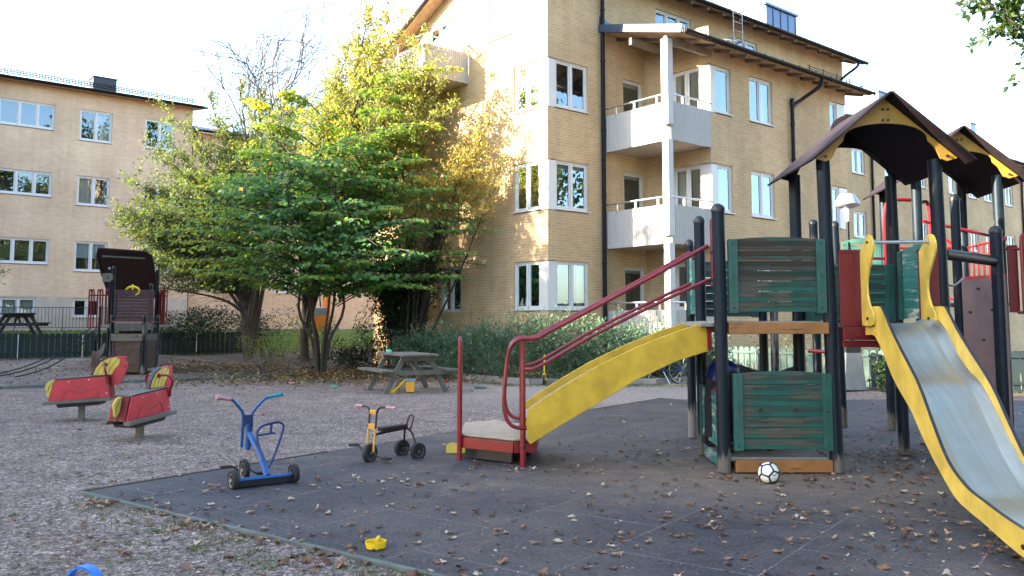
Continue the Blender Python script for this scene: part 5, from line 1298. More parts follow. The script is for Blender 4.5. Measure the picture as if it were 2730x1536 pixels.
# ------------------------------------------------------------------ bin, lamp, bicycle, scooter, orange machine
t = thing("litter_bin", (7.25,18.45,0), .1, "tapered grey metal litter bin with a black bag under the lamp", "bin")
m = MB(); q = lambda s, z: [(-s,-s,z),(s,-s,z),(s,s,z),(-s,s,z)]
m.hexa(q(.24,.03)+q(.165,.92)); m.build("body", M['bin'], t, bevel=.015)
m = MB(); m.hexa(q(.172,.78)+q(.182,.95)); m.build("bag", M['bag'], t, bevel=.02)
m = MB(); m.hexa(q(.19,.95)+q(.185,.985)); m.build("rim", M['galv'], t, bevel=.008)
t = thing("street_lamp", (7.5,18.95,0), 0, "grey mushroom shaped lamp on a slim post behind the play tower", "lamp post")
m = MB(); m.cyl((0,0,0),(0,0,3.75),.05,.035,12); m.build("pole", M['gutter'], t, smooth=True)
m = MB(); m.lathe([(.035,3.7),(.05,3.72),(.055,3.82),(.1,3.98),(.12,4.02)], (0,0,0), 20); m.build("neck", M['lampneck'], t, smooth=True)
m = MB(); m.lathe([(.12,4.0),(.27,4.06),(.285,4.085),(.27,4.12),(.18,4.29),(.15,4.32),(.0001,4.33)], (0,0,0), 28); m.build("lamp_shade", M['lampshade'], t, smooth=True)
def bicycle():
    t = thing("bicycle", (3.5,20.35,0), R(4), "dark bicycle with orange bag parked by the hedge behind the yellow ramp", "bicycle"); r = .33
    for x in (-.52,.52):
        m = MB(); m.tube([(x+r*math.cos(a),0,r+r*math.sin(a)) for a in [2*math.pi*k/28 for k in range(28)]], .018, 6, closed=True); w = m.build("wheel", M['rubber'], t, smooth=True)
        m = MB(); m.tube([(x+(r-.03)*math.cos(a),0,r+(r-.03)*math.sin(a)) for a in [2*math.pi*k/28 for k in range(28)]], .009, 5, closed=True)
        for k in range(14): a = k*2*math.pi/14; m.cyl((x,0,r),(x+(r-.03)*math.cos(a),0,r+(r-.03)*math.sin(a)),.003,n=4)
        m.build("rim", M['galv'], w)
    m = MB(); bb = (.08,0,.3); st = (.22,0,.82); hd = (-.38,0,.85)
    for a, b_ in ((bb,st),((-.36,0,.72),bb),((.2,0,.74),(-.38,0,.8)),((.52,0,r),bb),((.52,0,r),(.2,0,.72)),((-.52,0,r),hd)): m.cyl(a,b_,.016,n=8)
    m.build("frame", M['bluedk'], t, smooth=True)
    m = MB(); m.tube(bez([(-.2,-.27,1.02),(-.3,-.22,1.05),(-.38,0,1.0),(-.3,.22,1.05),(-.2,.27,1.02)],4),.013,8); m.cyl(hd,(-.39,0,1.0),.014); m.build("handlebar", M['galv'], t, smooth=True)
    m = MB(); m.prism([(-.13,0),(.13,.03),(.13,.07),(-.12,.05)], (.23,0,.85), (1,0,0), (0,0,1), .13); m.build("saddle", M['bolt'], t, bevel=.02)
    m = MB(); m.box((-.52,0,.75),(.3,.3,.22)); m.build("basket", M['bolt'], t, bevel=.02)
    m = MB(); m.box((.3,.06,.6),(.16,.12,.2)); m.build("bag", M['orange'], t, bevel=.03)
    m = MB(); m.cyl(bb,(.2,-.12,.02),.01,n=6); m.build("kickstand", M['galv'], t)
bicycle()
def scooter():
    t = thing("kick_scooter", (.75,20.0,0), R(80), "yellow children's scooter with a red wheel leaning by the hedge kerb", "scooter")
    wheel(t, (0,0,.13), (.05,1,0), .13, .05, 'brightred'); wheel(t, (.6,0,.1), (0,1,0), .1, .05, 'brightred')
    m = MB(); m.box((0,0,.19),(.04,.075,.16)); m.build("fork", M['toyyellow'], t, bevel=.006)
    m = MB(); m.cyl((0,0,.22),(.03,0,.72),.016); m.build("stem", M['toyyellow'], t, smooth=True)
    m = MB(); m.cyl((.03,-.22,.72),(.03,.22,.72),.014); m.build("handlebar", M['bolt'], t, smooth=True)
    m = MB(); m.bar((.1,0,.12),(.55,0,.12),.13,.03); m.bar((0,0,.25),(.12,0,.12),.04,.04); m.build("footboard", M['toyyellow'], t, bevel=.005)
scooter()
t = thing("work_machine", (-8.0,35.2,.98), R(25), "orange boxy machine with a dark grey window glimpsed between the tree trunks", "machine")
m = MB(); m.box((0,0,.55),(1.5,1.6,.9)); m.box((0,.1,1.15),(1.35,1.4,.35)); m.box((.55,-.2,1.75),(.25,1.2,1.3)); m.build("body", M['orange'], t, bevel=.04); t.scale = (.62,.62,.72)
m = MB(); m.box((-.05,-.72,1.22),(1.0,.06,.42)); m.build("window", M['toyblue2'], t, bevel=.01)
for x in (-.6,.6):
    for y in (-.7,.7): m = MB(); m.lathe([(.001,-.12),(.28,-.12),(.32,-.06),(.32,.06),(.28,.12),(.001,.12)], (x,y,.25), 18, (1,0,0)); m.build("wheel", M['rubber'], t, smooth=True)
# ------------------------------------------------------------------ vegetation
A0 = np.array([.96, 22.64, 0]); Un = np.array(U); Vn = np.array(V)
def clear(P, m=.06):
    d = P-A0; x = d@Un; y = d@Vn
    bad = ((x > -m) & (y > -m) & (x < 15.6)) | ((x > 2.1) & (y > -2.5) & (x < 11.3))
    bad |= ((x > -1.7) & (x < 0) & (y > 3.5) & (y < 6.5) & (P[:,2] > 8.5))
    return ~bad
def leaves(name, P, T, N, l, w, tint, mat, parent, fold=.22, check=True):
    P = np.asarray(P, float); T = np.asarray(T, float); N = np.asarray(N, float); n = len(P)
    l = np.broadcast_to(np.asarray(l, float), (n,)); w = np.broadcast_to(np.asarray(w, float), (n,)); tint = np.broadcast_to(np.asarray(tint, float), (n,))
    if check:
        k = clear(P); P, T, N, l, w, tint = P[k], T[k], N[k], l[k], w[k], tint[k]; n = len(P)
    T = T/np.maximum(1e-6, np.linalg.norm(T, axis=1, keepdims=True)); B = np.cross(N, T); B /= np.maximum(1e-6, np.linalg.norm(B, axis=1, keepdims=True)); N = np.cross(T, B)
    l = l[:,None]; w = w[:,None]
    v = np.stack([P, P+T*l*.45+B*w*.5+N*w*fold, P+T*l, P+T*l*.45-B*w*.5+N*w*fold], 1).reshape(-1, 3)
    if parent is not None:
        Mi = np.array(XF[parent.name]); v = v @ Mi[:3,:3].T + Mi[:3,3]
    f = (np.arange(n)[:,None]*4 + np.array([0,2,1,0,3,2])).reshape(-1)
    me = bpy.data.meshes.new(name); me.vertices.add(n*4); me.vertices.foreach_set("co", v.astype(np.float32).ravel())
    me.loops.add(n*6); me.loops.foreach_set("vertex_index", f.astype(np.int32)); me.polygons.add(n*2)
    me.polygons.foreach_set("loop_start", np.arange(0, n*6, 3, dtype=np.int32))
    a = me.attributes.new("tint", 'FLOAT', 'POINT'); a.data.foreach_set("value", np.repeat(tint, 4).astype(np.float32))
    me.update(); me.validate(); me.materials.append(mat)
    o = bpy.data.objects.new(name, me); COL.objects.link(o); o.parent = parent
    XF[o.name] = XF[parent.name] if parent is not None else Matrix.Identity(4)
    return o
def rv(s=1.): return Vector((rnd.gauss(0,s), rnd.gauss(0,s), rnd.gauss(0,s)))
class Wood:
    def __init__(s): s.mb = MB(); s.P = []; s.T = []; s.N = []; s.t = []; s.l = []
    def limb(s, pts, r0, r1, n=6):
        m = len(pts); s.mb.tube(pts, [r0+(r1-r0)*i/(m-1) for i in range(m)], n, caps=False)
    def leaf(s, p, t, nrm, tint, l): s.P.append(p); s.T.append(t); s.N.append(nrm); s.t.append(tint); s.l.append(l)

def broad_tree():
    base = Vector((-5.44, 24.4, 0))
    T = thing("tree", base, 0, "broad green multi-stemmed tree with large leaves turning yellow at the top", "tree")
    w = Wood()
    tips = [(-6.9,24.0,7.7), (-5.5,24.8,7.4), (-4.2,24.1,8.4), (-3.3,23.6,8.3), (-6.6,23.3,5.6), (-4.9,23.4,6.4)]
    TIPS = [(-9.7,24.1,4.7),(-9.3,23.7,3.7),(-9.5,24.3,3.2),(-8.9,23.3,4.3),(-8.4,23.0,2.75),(-8.8,23.9,5.3),(-9.9,24.2,4.1),(-.85,23.9,4.35),(-1.2,23.4,3.4),(-1.5,23.2,2.7),(-1.7,23.2,5.1),(-2.3,22.8,2.35),(-1.1,23.5,4.0),
            (-5.0,21.6,2.6),(-6.2,21.7,3.4),(-3.8,21.7,3.0),(-4.6,21.3,4.2),(-7.4,22.1,3.1),(-6.8,21.9,4.6),(-3.0,22.0,4.4),(-7.9,22.6,5.0),(-5.6,22.0,5.4),(-2.4,22.6,5.8),(-7.3,23.0,6.1),(-2.1,23.3,6.9),(-7.0,23.6,7.0),(-3.9,22.6,6.4),(-1.5,23.6,8.6),(-6.4,23.6,7.9)]
    def spray(c, td, tl, bias):
        n_ = max(3, int(tl/.075)); w.limb([c, c+td*tl], .004, .002, 3)
        for j in range(n_):
            lp = c+td*tl*(j+1)/n_+rv(.012); ls = 1 if j % 2 else -1; side = Vector((-td.y, td.x, 0))*ls
            w.leaf(lp, td*.6+side*.65+Vector((0,0,-.45+rnd.gauss(0,.25))), Vector((0,-.45,.85))+rv(.25), bias+rnd.gauss(0,.09), rnd.uniform(.09,.17))
    def tier(tp):
        tp = Vector(tp); f = (tp-base); f.z = 0; st = base+f*.12+Vector((0,0,max(1.9, tp.z-.25-.16*f.length))); d = (tp-st)
        br = [st+d*(k/9)+Vector((0,0,.35*math.sin(math.pi*k/9)*min(1,f.length/3))) for k in range(10)]; w.limb(br, .02, .004, 5)
        hd = Vector((d.x,d.y,0)).normalized(); sd_ = Vector((-hd.y,hd.x,0)); Lb = d.length
        b0 = .4 + (.2 if tp.x < -8 else .08) + max(0,tp.z-5)*.05
        for k in range(3, 10):
            for s in (-1,1):
                for kk in range(3):
                    c = br[k-1].lerp(br[k], (kk+rnd.random())/3); q = k/9
                    spray(c, (sd_*s*.8+hd*rnd.uniform(.4,.9)+Vector((0,0,rnd.uniform(-.15,.1)))).normalized(), rnd.uniform(.3,.8)*(1.25-.75*q), b0+.16*(q-.6))
        spray(br[-2], hd, .45, b0+.1)
    def Rz(z): return np.interp(z, [1.7,2.2,3.0,4.3,5.2,6.2,7.2,8.6], [1.5,3.7,5.2,5.5,4.3,3.2,2.1,.7])
    for si, tp in enumerate(tips):
        tp = Vector(tp); an = 2*math.pi*si/len(tips); b = base + Vector((math.cos(an)*.1, math.sin(an)*.08, 0))
        mid = b.lerp(tp, .33) + Vector((0,0,.7)); ra_ = Vector((math.cos(an), math.sin(an)*.6, 0)); mid = base+ra_*.62+Vector((0,0,2.3)); pts = bez([b, b+ra_*.13+Vector((0,0,.9)), mid, tp.lerp(mid,.4)+rv(.12), tp], 5)
        r0 = .062 if si < 5 else .05; w.limb(pts, r0, .008, 8); m = len(pts)
        for i in range(5, m):
            p = pts[i]; z = p.z
            if z < 2.1: continue
            for q in range(3 if z < 4.8 else (2 if z < 6 else 1)):
                out = (p-base); out.z = 0; oa = math.atan2(out.y, out.x)+rnd.uniform(-1.5,1.5) if rnd.random() < .7 else rnd.uniform(0, 6.28)
                L = float(Rz(z+.3))*rnd.uniform(.62,1.1); d = Vector((math.cos(oa), math.sin(oa)*.85, 0))
                L = max(.6, L - max(0, (p-base).dot(d))*.8)
                e0 = rnd.uniform(.25,.5)+max(0,(3.6-z)*.12); br = []
                for k in range(8):
                    s = k/7; br.append(p + d*L*s + Vector((0,0, e0*L*s*.8 - .34*L*s*s*.8)) + Vector((0,0,rnd.uniform(-.02,.02))))
                w.limb(br, max(.006, .02*L/3), .004, 5)
                for k in range(1, 8):
                    for s in (-1, 1):
                        for kk in range(2):
                            c = br[k-1].lerp(br[k], kk*.5+rnd.random()*.4)
                            sd_ = Vector((-d.y, d.x, 0))*s; tl = rnd.uniform(.3,.75)*(1.15-.55*k/7)
                            td = (sd_*.85+d*rnd.uniform(.3,.8)+Vector((0,0,rnd.uniform(-.2,.08)))).normalized()
                            n_ = max(2, int(tl/.085))
                            if n_ > 4: w.limb([c, c+td*tl], .004, .002, 3)
                            for j in range(n_):
                                lp = c + td*tl*(j+1)/n_ + Vector((0,0,-.06*tl*(j/n_)**2)); lp += rv(.012)
                                if lp.z < 2.0+.2*abs(lp.x+4.6) and rnd.random() < .9: continue
                                if rnd.random() < .25: continue
                                ls = 1 if j % 2 else -1; side = Vector((-td.y, td.x, 0))*ls
                                lt = (td*.6+side*.6+Vector((0,0,-.5+rnd.gauss(0,.3)))); nrm = Vector((0,0,.7))+d*.8+rv(.3)
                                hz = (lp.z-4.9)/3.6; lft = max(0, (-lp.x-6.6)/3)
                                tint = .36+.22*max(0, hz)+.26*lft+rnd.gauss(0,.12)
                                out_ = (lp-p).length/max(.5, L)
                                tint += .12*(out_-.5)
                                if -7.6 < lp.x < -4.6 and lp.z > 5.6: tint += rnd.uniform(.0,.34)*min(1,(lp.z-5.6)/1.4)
                                if rnd.random() < .012: tint = rnd.uniform(.8,1)
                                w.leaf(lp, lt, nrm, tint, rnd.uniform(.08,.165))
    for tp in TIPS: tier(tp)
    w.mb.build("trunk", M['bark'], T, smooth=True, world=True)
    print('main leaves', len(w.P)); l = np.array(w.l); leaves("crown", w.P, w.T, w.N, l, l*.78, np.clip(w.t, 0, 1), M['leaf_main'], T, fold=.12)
broad_tree()

def shrub(name, base, label, cat, targets, mat, wood='barkdark', leaf=(.07,.12), asp=.3, per=34, twig=(.4,.9), tint=(.45,.15), r0=.05, start=.3, nsub=9, group=None, tfun=None, droop=.15, base_spread=.25, upbias=.3, trunk=None, minz=-9, crown="crown", lift=.35, parts=True, noise_leaf=.5, bole=None):
    base = Vector(base); T = thing(name, base, 0, label, cat, group); w = Wood()
    if bole: b_ = Vector(trunk); e_ = Vector(bole[:3]); w.limb(bez([b_+Vector((.35,-.15,-.05)), b_+Vector((.1,0,.35)), b_.lerp(e_,.5)+Vector((-.1,0,0)), e_],5), bole[3]*1.25, bole[3]*.6, 10)
    for tp in targets:
        tp = Vector(tp); an = rnd.uniform(0,6.28); b = base+Vector((math.cos(an),math.sin(an),0))*rnd.uniform(0,base_spread)
        if trunk: b = Vector(trunk)
        if bole:
            q = rnd.uniform(.35,1); b = Vector(trunk).lerp(Vector(bole[:3]), q)+rv(.03)
        h = (tp-b); mid = b + Vector((h.x*.35, h.y*.35, h.z*(.5+lift*.3))) + rv(.12*h.length*.3)
        pts = bez([b, mid, tp], 9); w.limb(pts, r0*rnd.uniform(.7,1.2), .005, 6); m = len(pts)
        for i in range(int(m*start), m):
            for q in range(max(1, int(nsub*9/m*2*.5))):
                c = pts[i-1].lerp(pts[i], rnd.random()) if i else pts[i]
                td = ((pts[i]-pts[i-1]).normalized()*.6+rv(.6)+Vector((0,0,upbias))).normalized(); tl = rnd.uniform(*twig)*(1.1-.4*i/m)
                e = c+td*tl+Vector((0,0,-droop*tl)); mm = c.lerp(e,.5)+Vector((0,0,.06*tl)); 
                w.limb([c, mm, e], .006, .002, 3)
                for j in range(per):
                    s = (j+rnd.random())/per; s = s**.75; lp = (c.lerp(mm, s*2) if s < .5 else mm.lerp(e, s*2-1)) + rv(.03+.08*noise_leaf*tl)
                    if lp.z < minz: continue
                    lt = td*.7+rv(.6)+Vector((0,0,-.1)); 
                    tt = (tfun(lp) if tfun else tint[0])+rnd.gauss(0, tint[1]); w.leaf(lp, lt, rv(.7)+Vector((0,0,.6)), tt, rnd.uniform(*leaf))
    w.mb.build("stems", M[wood], T, smooth=True, world=True)
    if w.P:
        print(label[:30], len(w.P)); l = np.array(w.l); leaves(crown, w.P, w.T, w.N, l, l*asp, np.clip(w.t,0,1), M[mat], T)
    return T
def blob(c, r, n, shell=.55):
    out = []
    while len(out) < n:
        v = Vector((rnd.uniform(-1,1), rnd.uniform(-1,1), rnd.uniform(-1,1)))
        if shell < v.length < 1: out.append((c[0]+v.x*r[0], c[1]+v.y*r[1], c[2]+v.z*r[2]))
    return out
# willow-like trees behind the broad tree
tg = blob((-11.3,29.5,5.2),(2.2,1.6,2.7),30,.3)+[(-10.6,29.3,9.4),(-9.6,29.3,9.6),(-8.6,29.2,9.2),(-7.6,29,9.0),(-9,29.3,8.3),(-8,29,8),(-7,28.8,8.4),(-10.2,29.3,8.3),(-9.3,29,7),(-12.9,28.6,6.2),(-12.7,28.8,4.4),(-12.8,28.5,3.3),(-12.6,29,7.4),(-9.8,29.8,8.3),(-12.0,29.2,8.9),(-8.6,29.5,7.4),(-13.3,28.4,4.9),(-10.2,29.5,3.3),(-12.5,28.8,2.7)]
shrub("tree", (-9.3,29.6,.05), "olive green narrow-leaved tree left of the broad tree with thin arching branches", "tree", tg, 'leaf_willow', 'bark', (.09,.17), .32, 23, (.5,1.3), (.4,.17), .075, .3, 12,
      tfun=lambda p: .16+.045*(p.z-3)+(.08 if p.x > -10.5 else 0), trunk=(-9.2,29.5,0), bole=(-9.0,29.5,3.8,.12), minz=2.5)
tg = blob((-4.5,26.6,6.8),(2.0,1.1,2.8),32,.25)+[(-2.6,23.9,9.6),(-2.9,24.0,8.6),(-2.3,23.6,8.8),(-3.3,24.2,9.9),(-3.6,24.4,10.4),(-4.3,25,10.8),(-2.0,23.5,8.0),(-2.7,24,7.4),(-1.7,23.4,7.4),(-3.4,24.3,8.0),(-4.6,26.3,9.9),(-3.9,26,9.2),(-5.2,26.6,10.2),(-3.0,25.7,9.4),(-4.0,26.1,10.9),(-2.7,25.5,8.2),(-3.4,25.9,7.6),(-3.1,25.9,10.3),(-4.3,26.4,10.6),(-5.6,27,9.4),(-2.5,25.4,8.8),(-6.4,27,8.2),(-3.4,26,9.6)]
shrub("tree", (-6.7,27.4,0), "tall sunlit yellow-green narrow-leaved tree reaching up to the side balcony", "tree", tg, 'leaf_willow', 'bark', (.1,.17), .36, 22, (.45,1.2), (.66,.14), .085, .3, 13,
      tfun=lambda p: .55+.035*(p.z-5), trunk=(-6.7,27.4,0), bole=(-6.3,27.3,3.6,.15))
tg = [(-1.5,24.2,6.0),(-1.0,23.6,5.6),(-.7,23.3,5.2),(-1.9,24.4,6.3),(-1.3,23.8,6.6),(-.75,23.2,6.0),(-2.3,24.6,5.6),(-1.7,24,5.3),(-.35,22.9,5.6),(-.6,23,6.9),(-2.6,24.9,6.9),(-.9,23.3,6.4)]
shrub("tree", (-2.9,24.9,0), "thin rust tinged shrub tree with arching branches against the corner of the yellow building", "tree", tg, 'leaf_willow', 'barkdark', (.07,.13), .38, 17, (.45,1.1), (.85,.13), .035, .45, 16, lift=.2, minz=4.3)
# bare tree
def bare_tree():
    base = Vector((-9.6,31.5,.1)); T = thing("tree", base, 0, "leafless dark twigged tree rising above the olive green tree", "tree"); w = Wood()
    def grow(p, d, L, r, lev):
        pts = [p]; dd = d.copy()
        for k in range(6):
            dd = (dd+rv(.15)+Vector((0,0,.02))).normalized(); pts.append(pts[-1]+dd*L/6)
        w.limb(pts, r*1.15, r*.5, 6 if lev < 2 else 4)
        if lev >= 4: return
        for k in range(4 if lev < 2 else 5):
            i = rnd.randint(2,6); nd = (dd+rv(.5)).normalized(); grow(pts[i], nd, L*rnd.uniform(.5,.8), r*.55, lev+1)
    for tp in ((-10.6,31,10.3),(-9.3,31.4,10.6),(-8.1,31.2,10.4),(-10.0,31.8,10.0),(-8.7,31.3,10.2),(-7.3,31,9.8)):
        d = (Vector(tp)-base); mid = base+d*.55; pts = bez([base, base+d*.3+Vector((-.1,0,.3)), mid], 4); w.limb(pts, .1, .05, 7); grow(mid, d.normalized(), d.length*.39, .055, 1)
    w.mb.build("branches", M['twig'], T, smooth=True, world=True)
bare_tree()
# dense bushes behind the far fence and under the trees
def mound(name, c, r, label, cat, mat, n, leaf, asp, tint=(.4,.2), stems=20, wood='barkdark', group=None, up=.4, flat=.0):
    c = Vector(c); T = thing(name, (c.x,c.y,gz(c.x,c.y)), 0, label, cat, group); w = Wood()
    lobes = [(Vector((rnd.uniform(-.75,.75)*r[0], rnd.uniform(-.7,.7)*r[1], rnd.uniform(.2,.85)*r[2])), rnd.uniform(.3,.5)) for _ in range(14)]
    z0 = gz(c.x, c.y)
    for k in range(stems):
        lo, lr = rnd.choice(lobes); b = Vector((c.x+rnd.uniform(-.4,.4)*r[0], c.y+rnd.uniform(-.4,.4)*r[1], z0)); e = Vector((c.x,c.y,z0))+lo
        w.limb([b, b.lerp(e,.5)+rv(.08), e], .015, .004, 4)
    for k in range(n):
        lo, lr = rnd.choice(lobes); v = rv(1).normalized(); rad = lr*(rnd.random()**.35)
        p = Vector((c.x,c.y,z0))+lo+Vector((v.x*rad*r[0]*.75, v.y*rad*r[1]*.9, v.z*rad*r[2]*.75))
        if p.z < z0+.02: continue
        out = Vector((v.x, v.y, v.z+up)).normalized()
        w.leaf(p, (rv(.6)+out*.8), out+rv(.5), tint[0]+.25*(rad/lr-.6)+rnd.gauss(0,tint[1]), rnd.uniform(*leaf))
    w.mb.build("stems", M[wood], T, smooth=True, world=True); l = np.array(w.l); leaves("foliage", w.P, w.T, w.N, l, l*asp, np.clip(w.t,0,1), M[mat], T)
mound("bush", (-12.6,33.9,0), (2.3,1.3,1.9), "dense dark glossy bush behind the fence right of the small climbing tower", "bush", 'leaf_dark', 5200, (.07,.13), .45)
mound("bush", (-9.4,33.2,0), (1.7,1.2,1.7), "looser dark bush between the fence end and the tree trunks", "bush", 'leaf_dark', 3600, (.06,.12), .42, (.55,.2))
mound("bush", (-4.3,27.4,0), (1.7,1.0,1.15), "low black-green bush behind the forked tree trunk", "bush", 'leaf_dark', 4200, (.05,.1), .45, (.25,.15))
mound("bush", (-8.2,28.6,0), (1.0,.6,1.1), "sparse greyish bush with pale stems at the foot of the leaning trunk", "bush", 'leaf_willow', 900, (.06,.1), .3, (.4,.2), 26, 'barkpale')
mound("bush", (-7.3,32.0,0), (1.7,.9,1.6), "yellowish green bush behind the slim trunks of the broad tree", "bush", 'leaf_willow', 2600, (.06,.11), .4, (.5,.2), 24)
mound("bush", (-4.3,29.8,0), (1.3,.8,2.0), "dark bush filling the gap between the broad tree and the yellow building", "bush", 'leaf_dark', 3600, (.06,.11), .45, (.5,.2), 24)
# dark many-stemmed shrub beside the building corner
tg = [(-3.7+rnd.uniform(-1.0,1.3), 25.6+rnd.uniform(-.5,.4), rnd.uniform(2.2,4.3)) for _ in range(34)]
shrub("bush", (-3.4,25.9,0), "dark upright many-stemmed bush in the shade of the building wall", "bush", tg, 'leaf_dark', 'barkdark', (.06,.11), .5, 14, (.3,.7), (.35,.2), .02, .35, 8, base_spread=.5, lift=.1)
# feathery hedge along the building
def hedge():
    pts = [(-2.5,24.2,1.15,.9),(-1.6,23.2,1.4,1.05),(-.7,22.1,1.65,1.15),(.3,21.4,1.8,1.15),(1.3,21.1,1.75,1.1),(2.3,21.1,1.6,1.05),(3.3,21.3,1.45,1.0),(4.3,21.9,1.3,.95)]
    T = thing("hedge", (.4,21.6,0), 0, "feathery green juniper hedge along the foot of the yellow apartment block", "hedge"); w = Wood()
    for (x,y,h,r) in pts:
        for k in range(235):
            a = rnd.uniform(0,6.28); rr = r*rnd.random()**.5; b = Vector((x+math.cos(a)*rr*.8, y+math.sin(a)*rr*.55, rnd.uniform(.05,h*.75)))
            d = Vector((math.cos(a)*.8, math.sin(a)*.6-.25, rnd.uniform(.1,1.2))).normalized(); L = rnd.uniform(.3,.75); e = b+d*L+Vector((0,0,-.12*L))
            if e.z > h+.25: e.z = h+rnd.uniform(-.1,.25)
            w.limb([b,e], .004, .0015, 3)
            for j in range(15):
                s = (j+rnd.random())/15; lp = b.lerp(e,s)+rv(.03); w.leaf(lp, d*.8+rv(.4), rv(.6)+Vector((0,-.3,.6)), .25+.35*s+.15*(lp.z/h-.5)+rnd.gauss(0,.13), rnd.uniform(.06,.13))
    for k in range(46):                                                   # loose shoots above the top
        x,y,h,r = rnd.choice(pts[2:]); b = Vector((x+rnd.uniform(-.5,.5), y+rnd.uniform(-.3,.3), h*.7)); e = b+Vector((rnd.uniform(-.3,.3),rnd.uniform(-.2,.2),rnd.uniform(.5,.95)))
        w.limb([b,e], .005, .0015, 3)
        for j in range(14): s = .3+.7*(j+rnd.random())/14; w.leaf(b.lerp(e,s)+rv(.02), (e-b)*.5+rv(.5), rv(.6), .7+rnd.gauss(0,.12), rnd.uniform(.04,.08))
    w.mb.build("stems", M['barkdark'], T, smooth=True, world=True); l = np.array(w.l); leaves("foliage", w.P, w.T, w.N, l, l*.3, np.clip(w.t,0,1), M['leaf_juniper'], T)
hedge()
mound("bush", (7.2,22.6,0), (1.3,1.0,1.6), "twiggy pale bush behind the faded green fence", "bush", 'leaf_willow', 900, (.05,.09), .4, (.5,.2), 60, 'barkpale')
mound("bush", (9.2,20.4,0), (1.1,.9,1.5), "grey-green bush behind the fence beside the litter bin", "bush", 'leaf_juniper', 2200, (.05,.1), .3, (.6,.2), 40)
mound("bush", (8.05,18.2,0), (.42,.3,.6), "small bright green bush growing at the foot of the litter bin", "bush", 'leaf_dark', 700, (.05,.09), .6, (.85,.15), 8)
mound("bush", (13.6,19.6,0), (1.6,1.2,1.9), "sunlit yellow bush at the right edge of the picture", "bush", 'leaf_willow', 3400, (.06,.11), .4, (.85,.12), 30)
# overhanging branches: an oak at the right, a birch sprig at the left
def oak():
    base = (13.2,12.6,0); tg = blob((12.4,12.8,8.6),(4.2,3.5,2.9),20,.35)+[(7.0,12,6.0),(7.3,12.2,6.4),(6.7,11.9,6.15),(7.5,12,6.1),(7.1,12.1,5.7)]+[(7.2,12.0,5.9),(6.9,12.2,6.2),(7.4,12.1,5.75),(7.0,11.9,6.6),(7.8,12.3,6.0),(7.6,12.0,6.4),(6.75,12.1,6.5),(8.3,12.2,6.3)]
    shrub("oak_tree", base, "oak whose leafy branch hangs into the top right corner", "tree", tg, 'leaf_oak', 'bark', (.09,.15), .55, 20, (.4,.9), (.35,.15), .13, .5, 7, trunk=base, lift=.1)
oak()
shrub("birch_tree", (-12.6,19.4,0), "thin tree whose leafy twig reaches in at the left edge of the picture", "tree", [(-11.55,19.4,2.62),(-11.75,19.2,2.5),(-11.9,19.6,2.75),(-13.5,19.6,5.5),(-12.9,19.8,4.6)], 'leaf_willow', 'bark', (.05,.08), .5, 7, (.2,.4), (.7,.15), .025, .72, 5, trunk=(-12.7,19.4,0), lift=1.2)
# the tall tree belt outside the picture that keeps the yard in shade and shows in the window panes
def belt_tree(i, x, y, h, r, proto=[None]):
    lab = "tall dense tree of the belt that shades the yard, outside the picture"
    if proto[0] is None:
        T = thing("shade_tree", (x,y,0), 0, lab, "tree", "shade trees around the yard"); w = Wood()
        w.limb([Vector((x,y,0)), Vector((x+.1,y,6)), Vector((x,y,14))], .3, .08, 8)
        P = []
        lob = [(nr.normal(0,1,3)*np.array([1.7,1.7,3.0])+np.array([x,y,9.2]), nr.uniform(1.2,2.2)) for _ in range(34)]
        for c, q in lob:
            v = nr.normal(0,1,(420,3)); v /= np.linalg.norm(v,axis=1,keepdims=True); P.append(c+v*(q*nr.random((420,1))**.4))
        P = np.concatenate(P); P = P[P[:,2] > 1.5]; n = len(P)
        w.mb.build("trunk", M['bark'], T, smooth=True, world=True)
        leaves("crown", P, nr.normal(0,1,(n,3)), nr.normal(0,1,(n,3))+np.array([0,0,.8]), nr.uniform(.25,.45,n), nr.uniform(.2,.32,n), np.clip(nr.normal(.5,.22,n),0,1), M['leaf_oak'], T, check=False)
        proto[0] = T; 
    else:
        p = proto[0]; T = p.copy(); COL.objects.link(T)
        for ch in p.children:
            c = ch.copy(); COL.objects.link(c); c.parent = T
    T.location = (x,y,0); T.rotation_euler = (0,0,i*1.7); T.scale = (r,r,h/14.5)
belt = []
for k in range(11): belt.append((-27-2.5*(k%2)+rnd.uniform(-1,1), -26+k*4.4, (15.6 if -8 < -26+k*4.4 < 9 else 13.2)+rnd.uniform(-1.2,1.2), 1.08))
belt += [(-37, -14, 16, 1.2), (-37, -2, 16, 1.2), (-37, 9, 15.5, 1.2), (-36, 19, 14, 1.2)]
belt += [(25,8,20,1.15),(31,1,21,1.25),(32,15,19,1.15),(21,-5,18,1.0),(38,8,21,1.3),(24,-14,15,1.15),(33,-6,16,1.2),(15,-22,15,1.1),(40,4,15,1.1),(28,-27,17,1.2),(46,-14,17,1.2),(5,-28,16,1.15)]
for i, b_ in enumerate(belt): belt_tree(i, *b_)

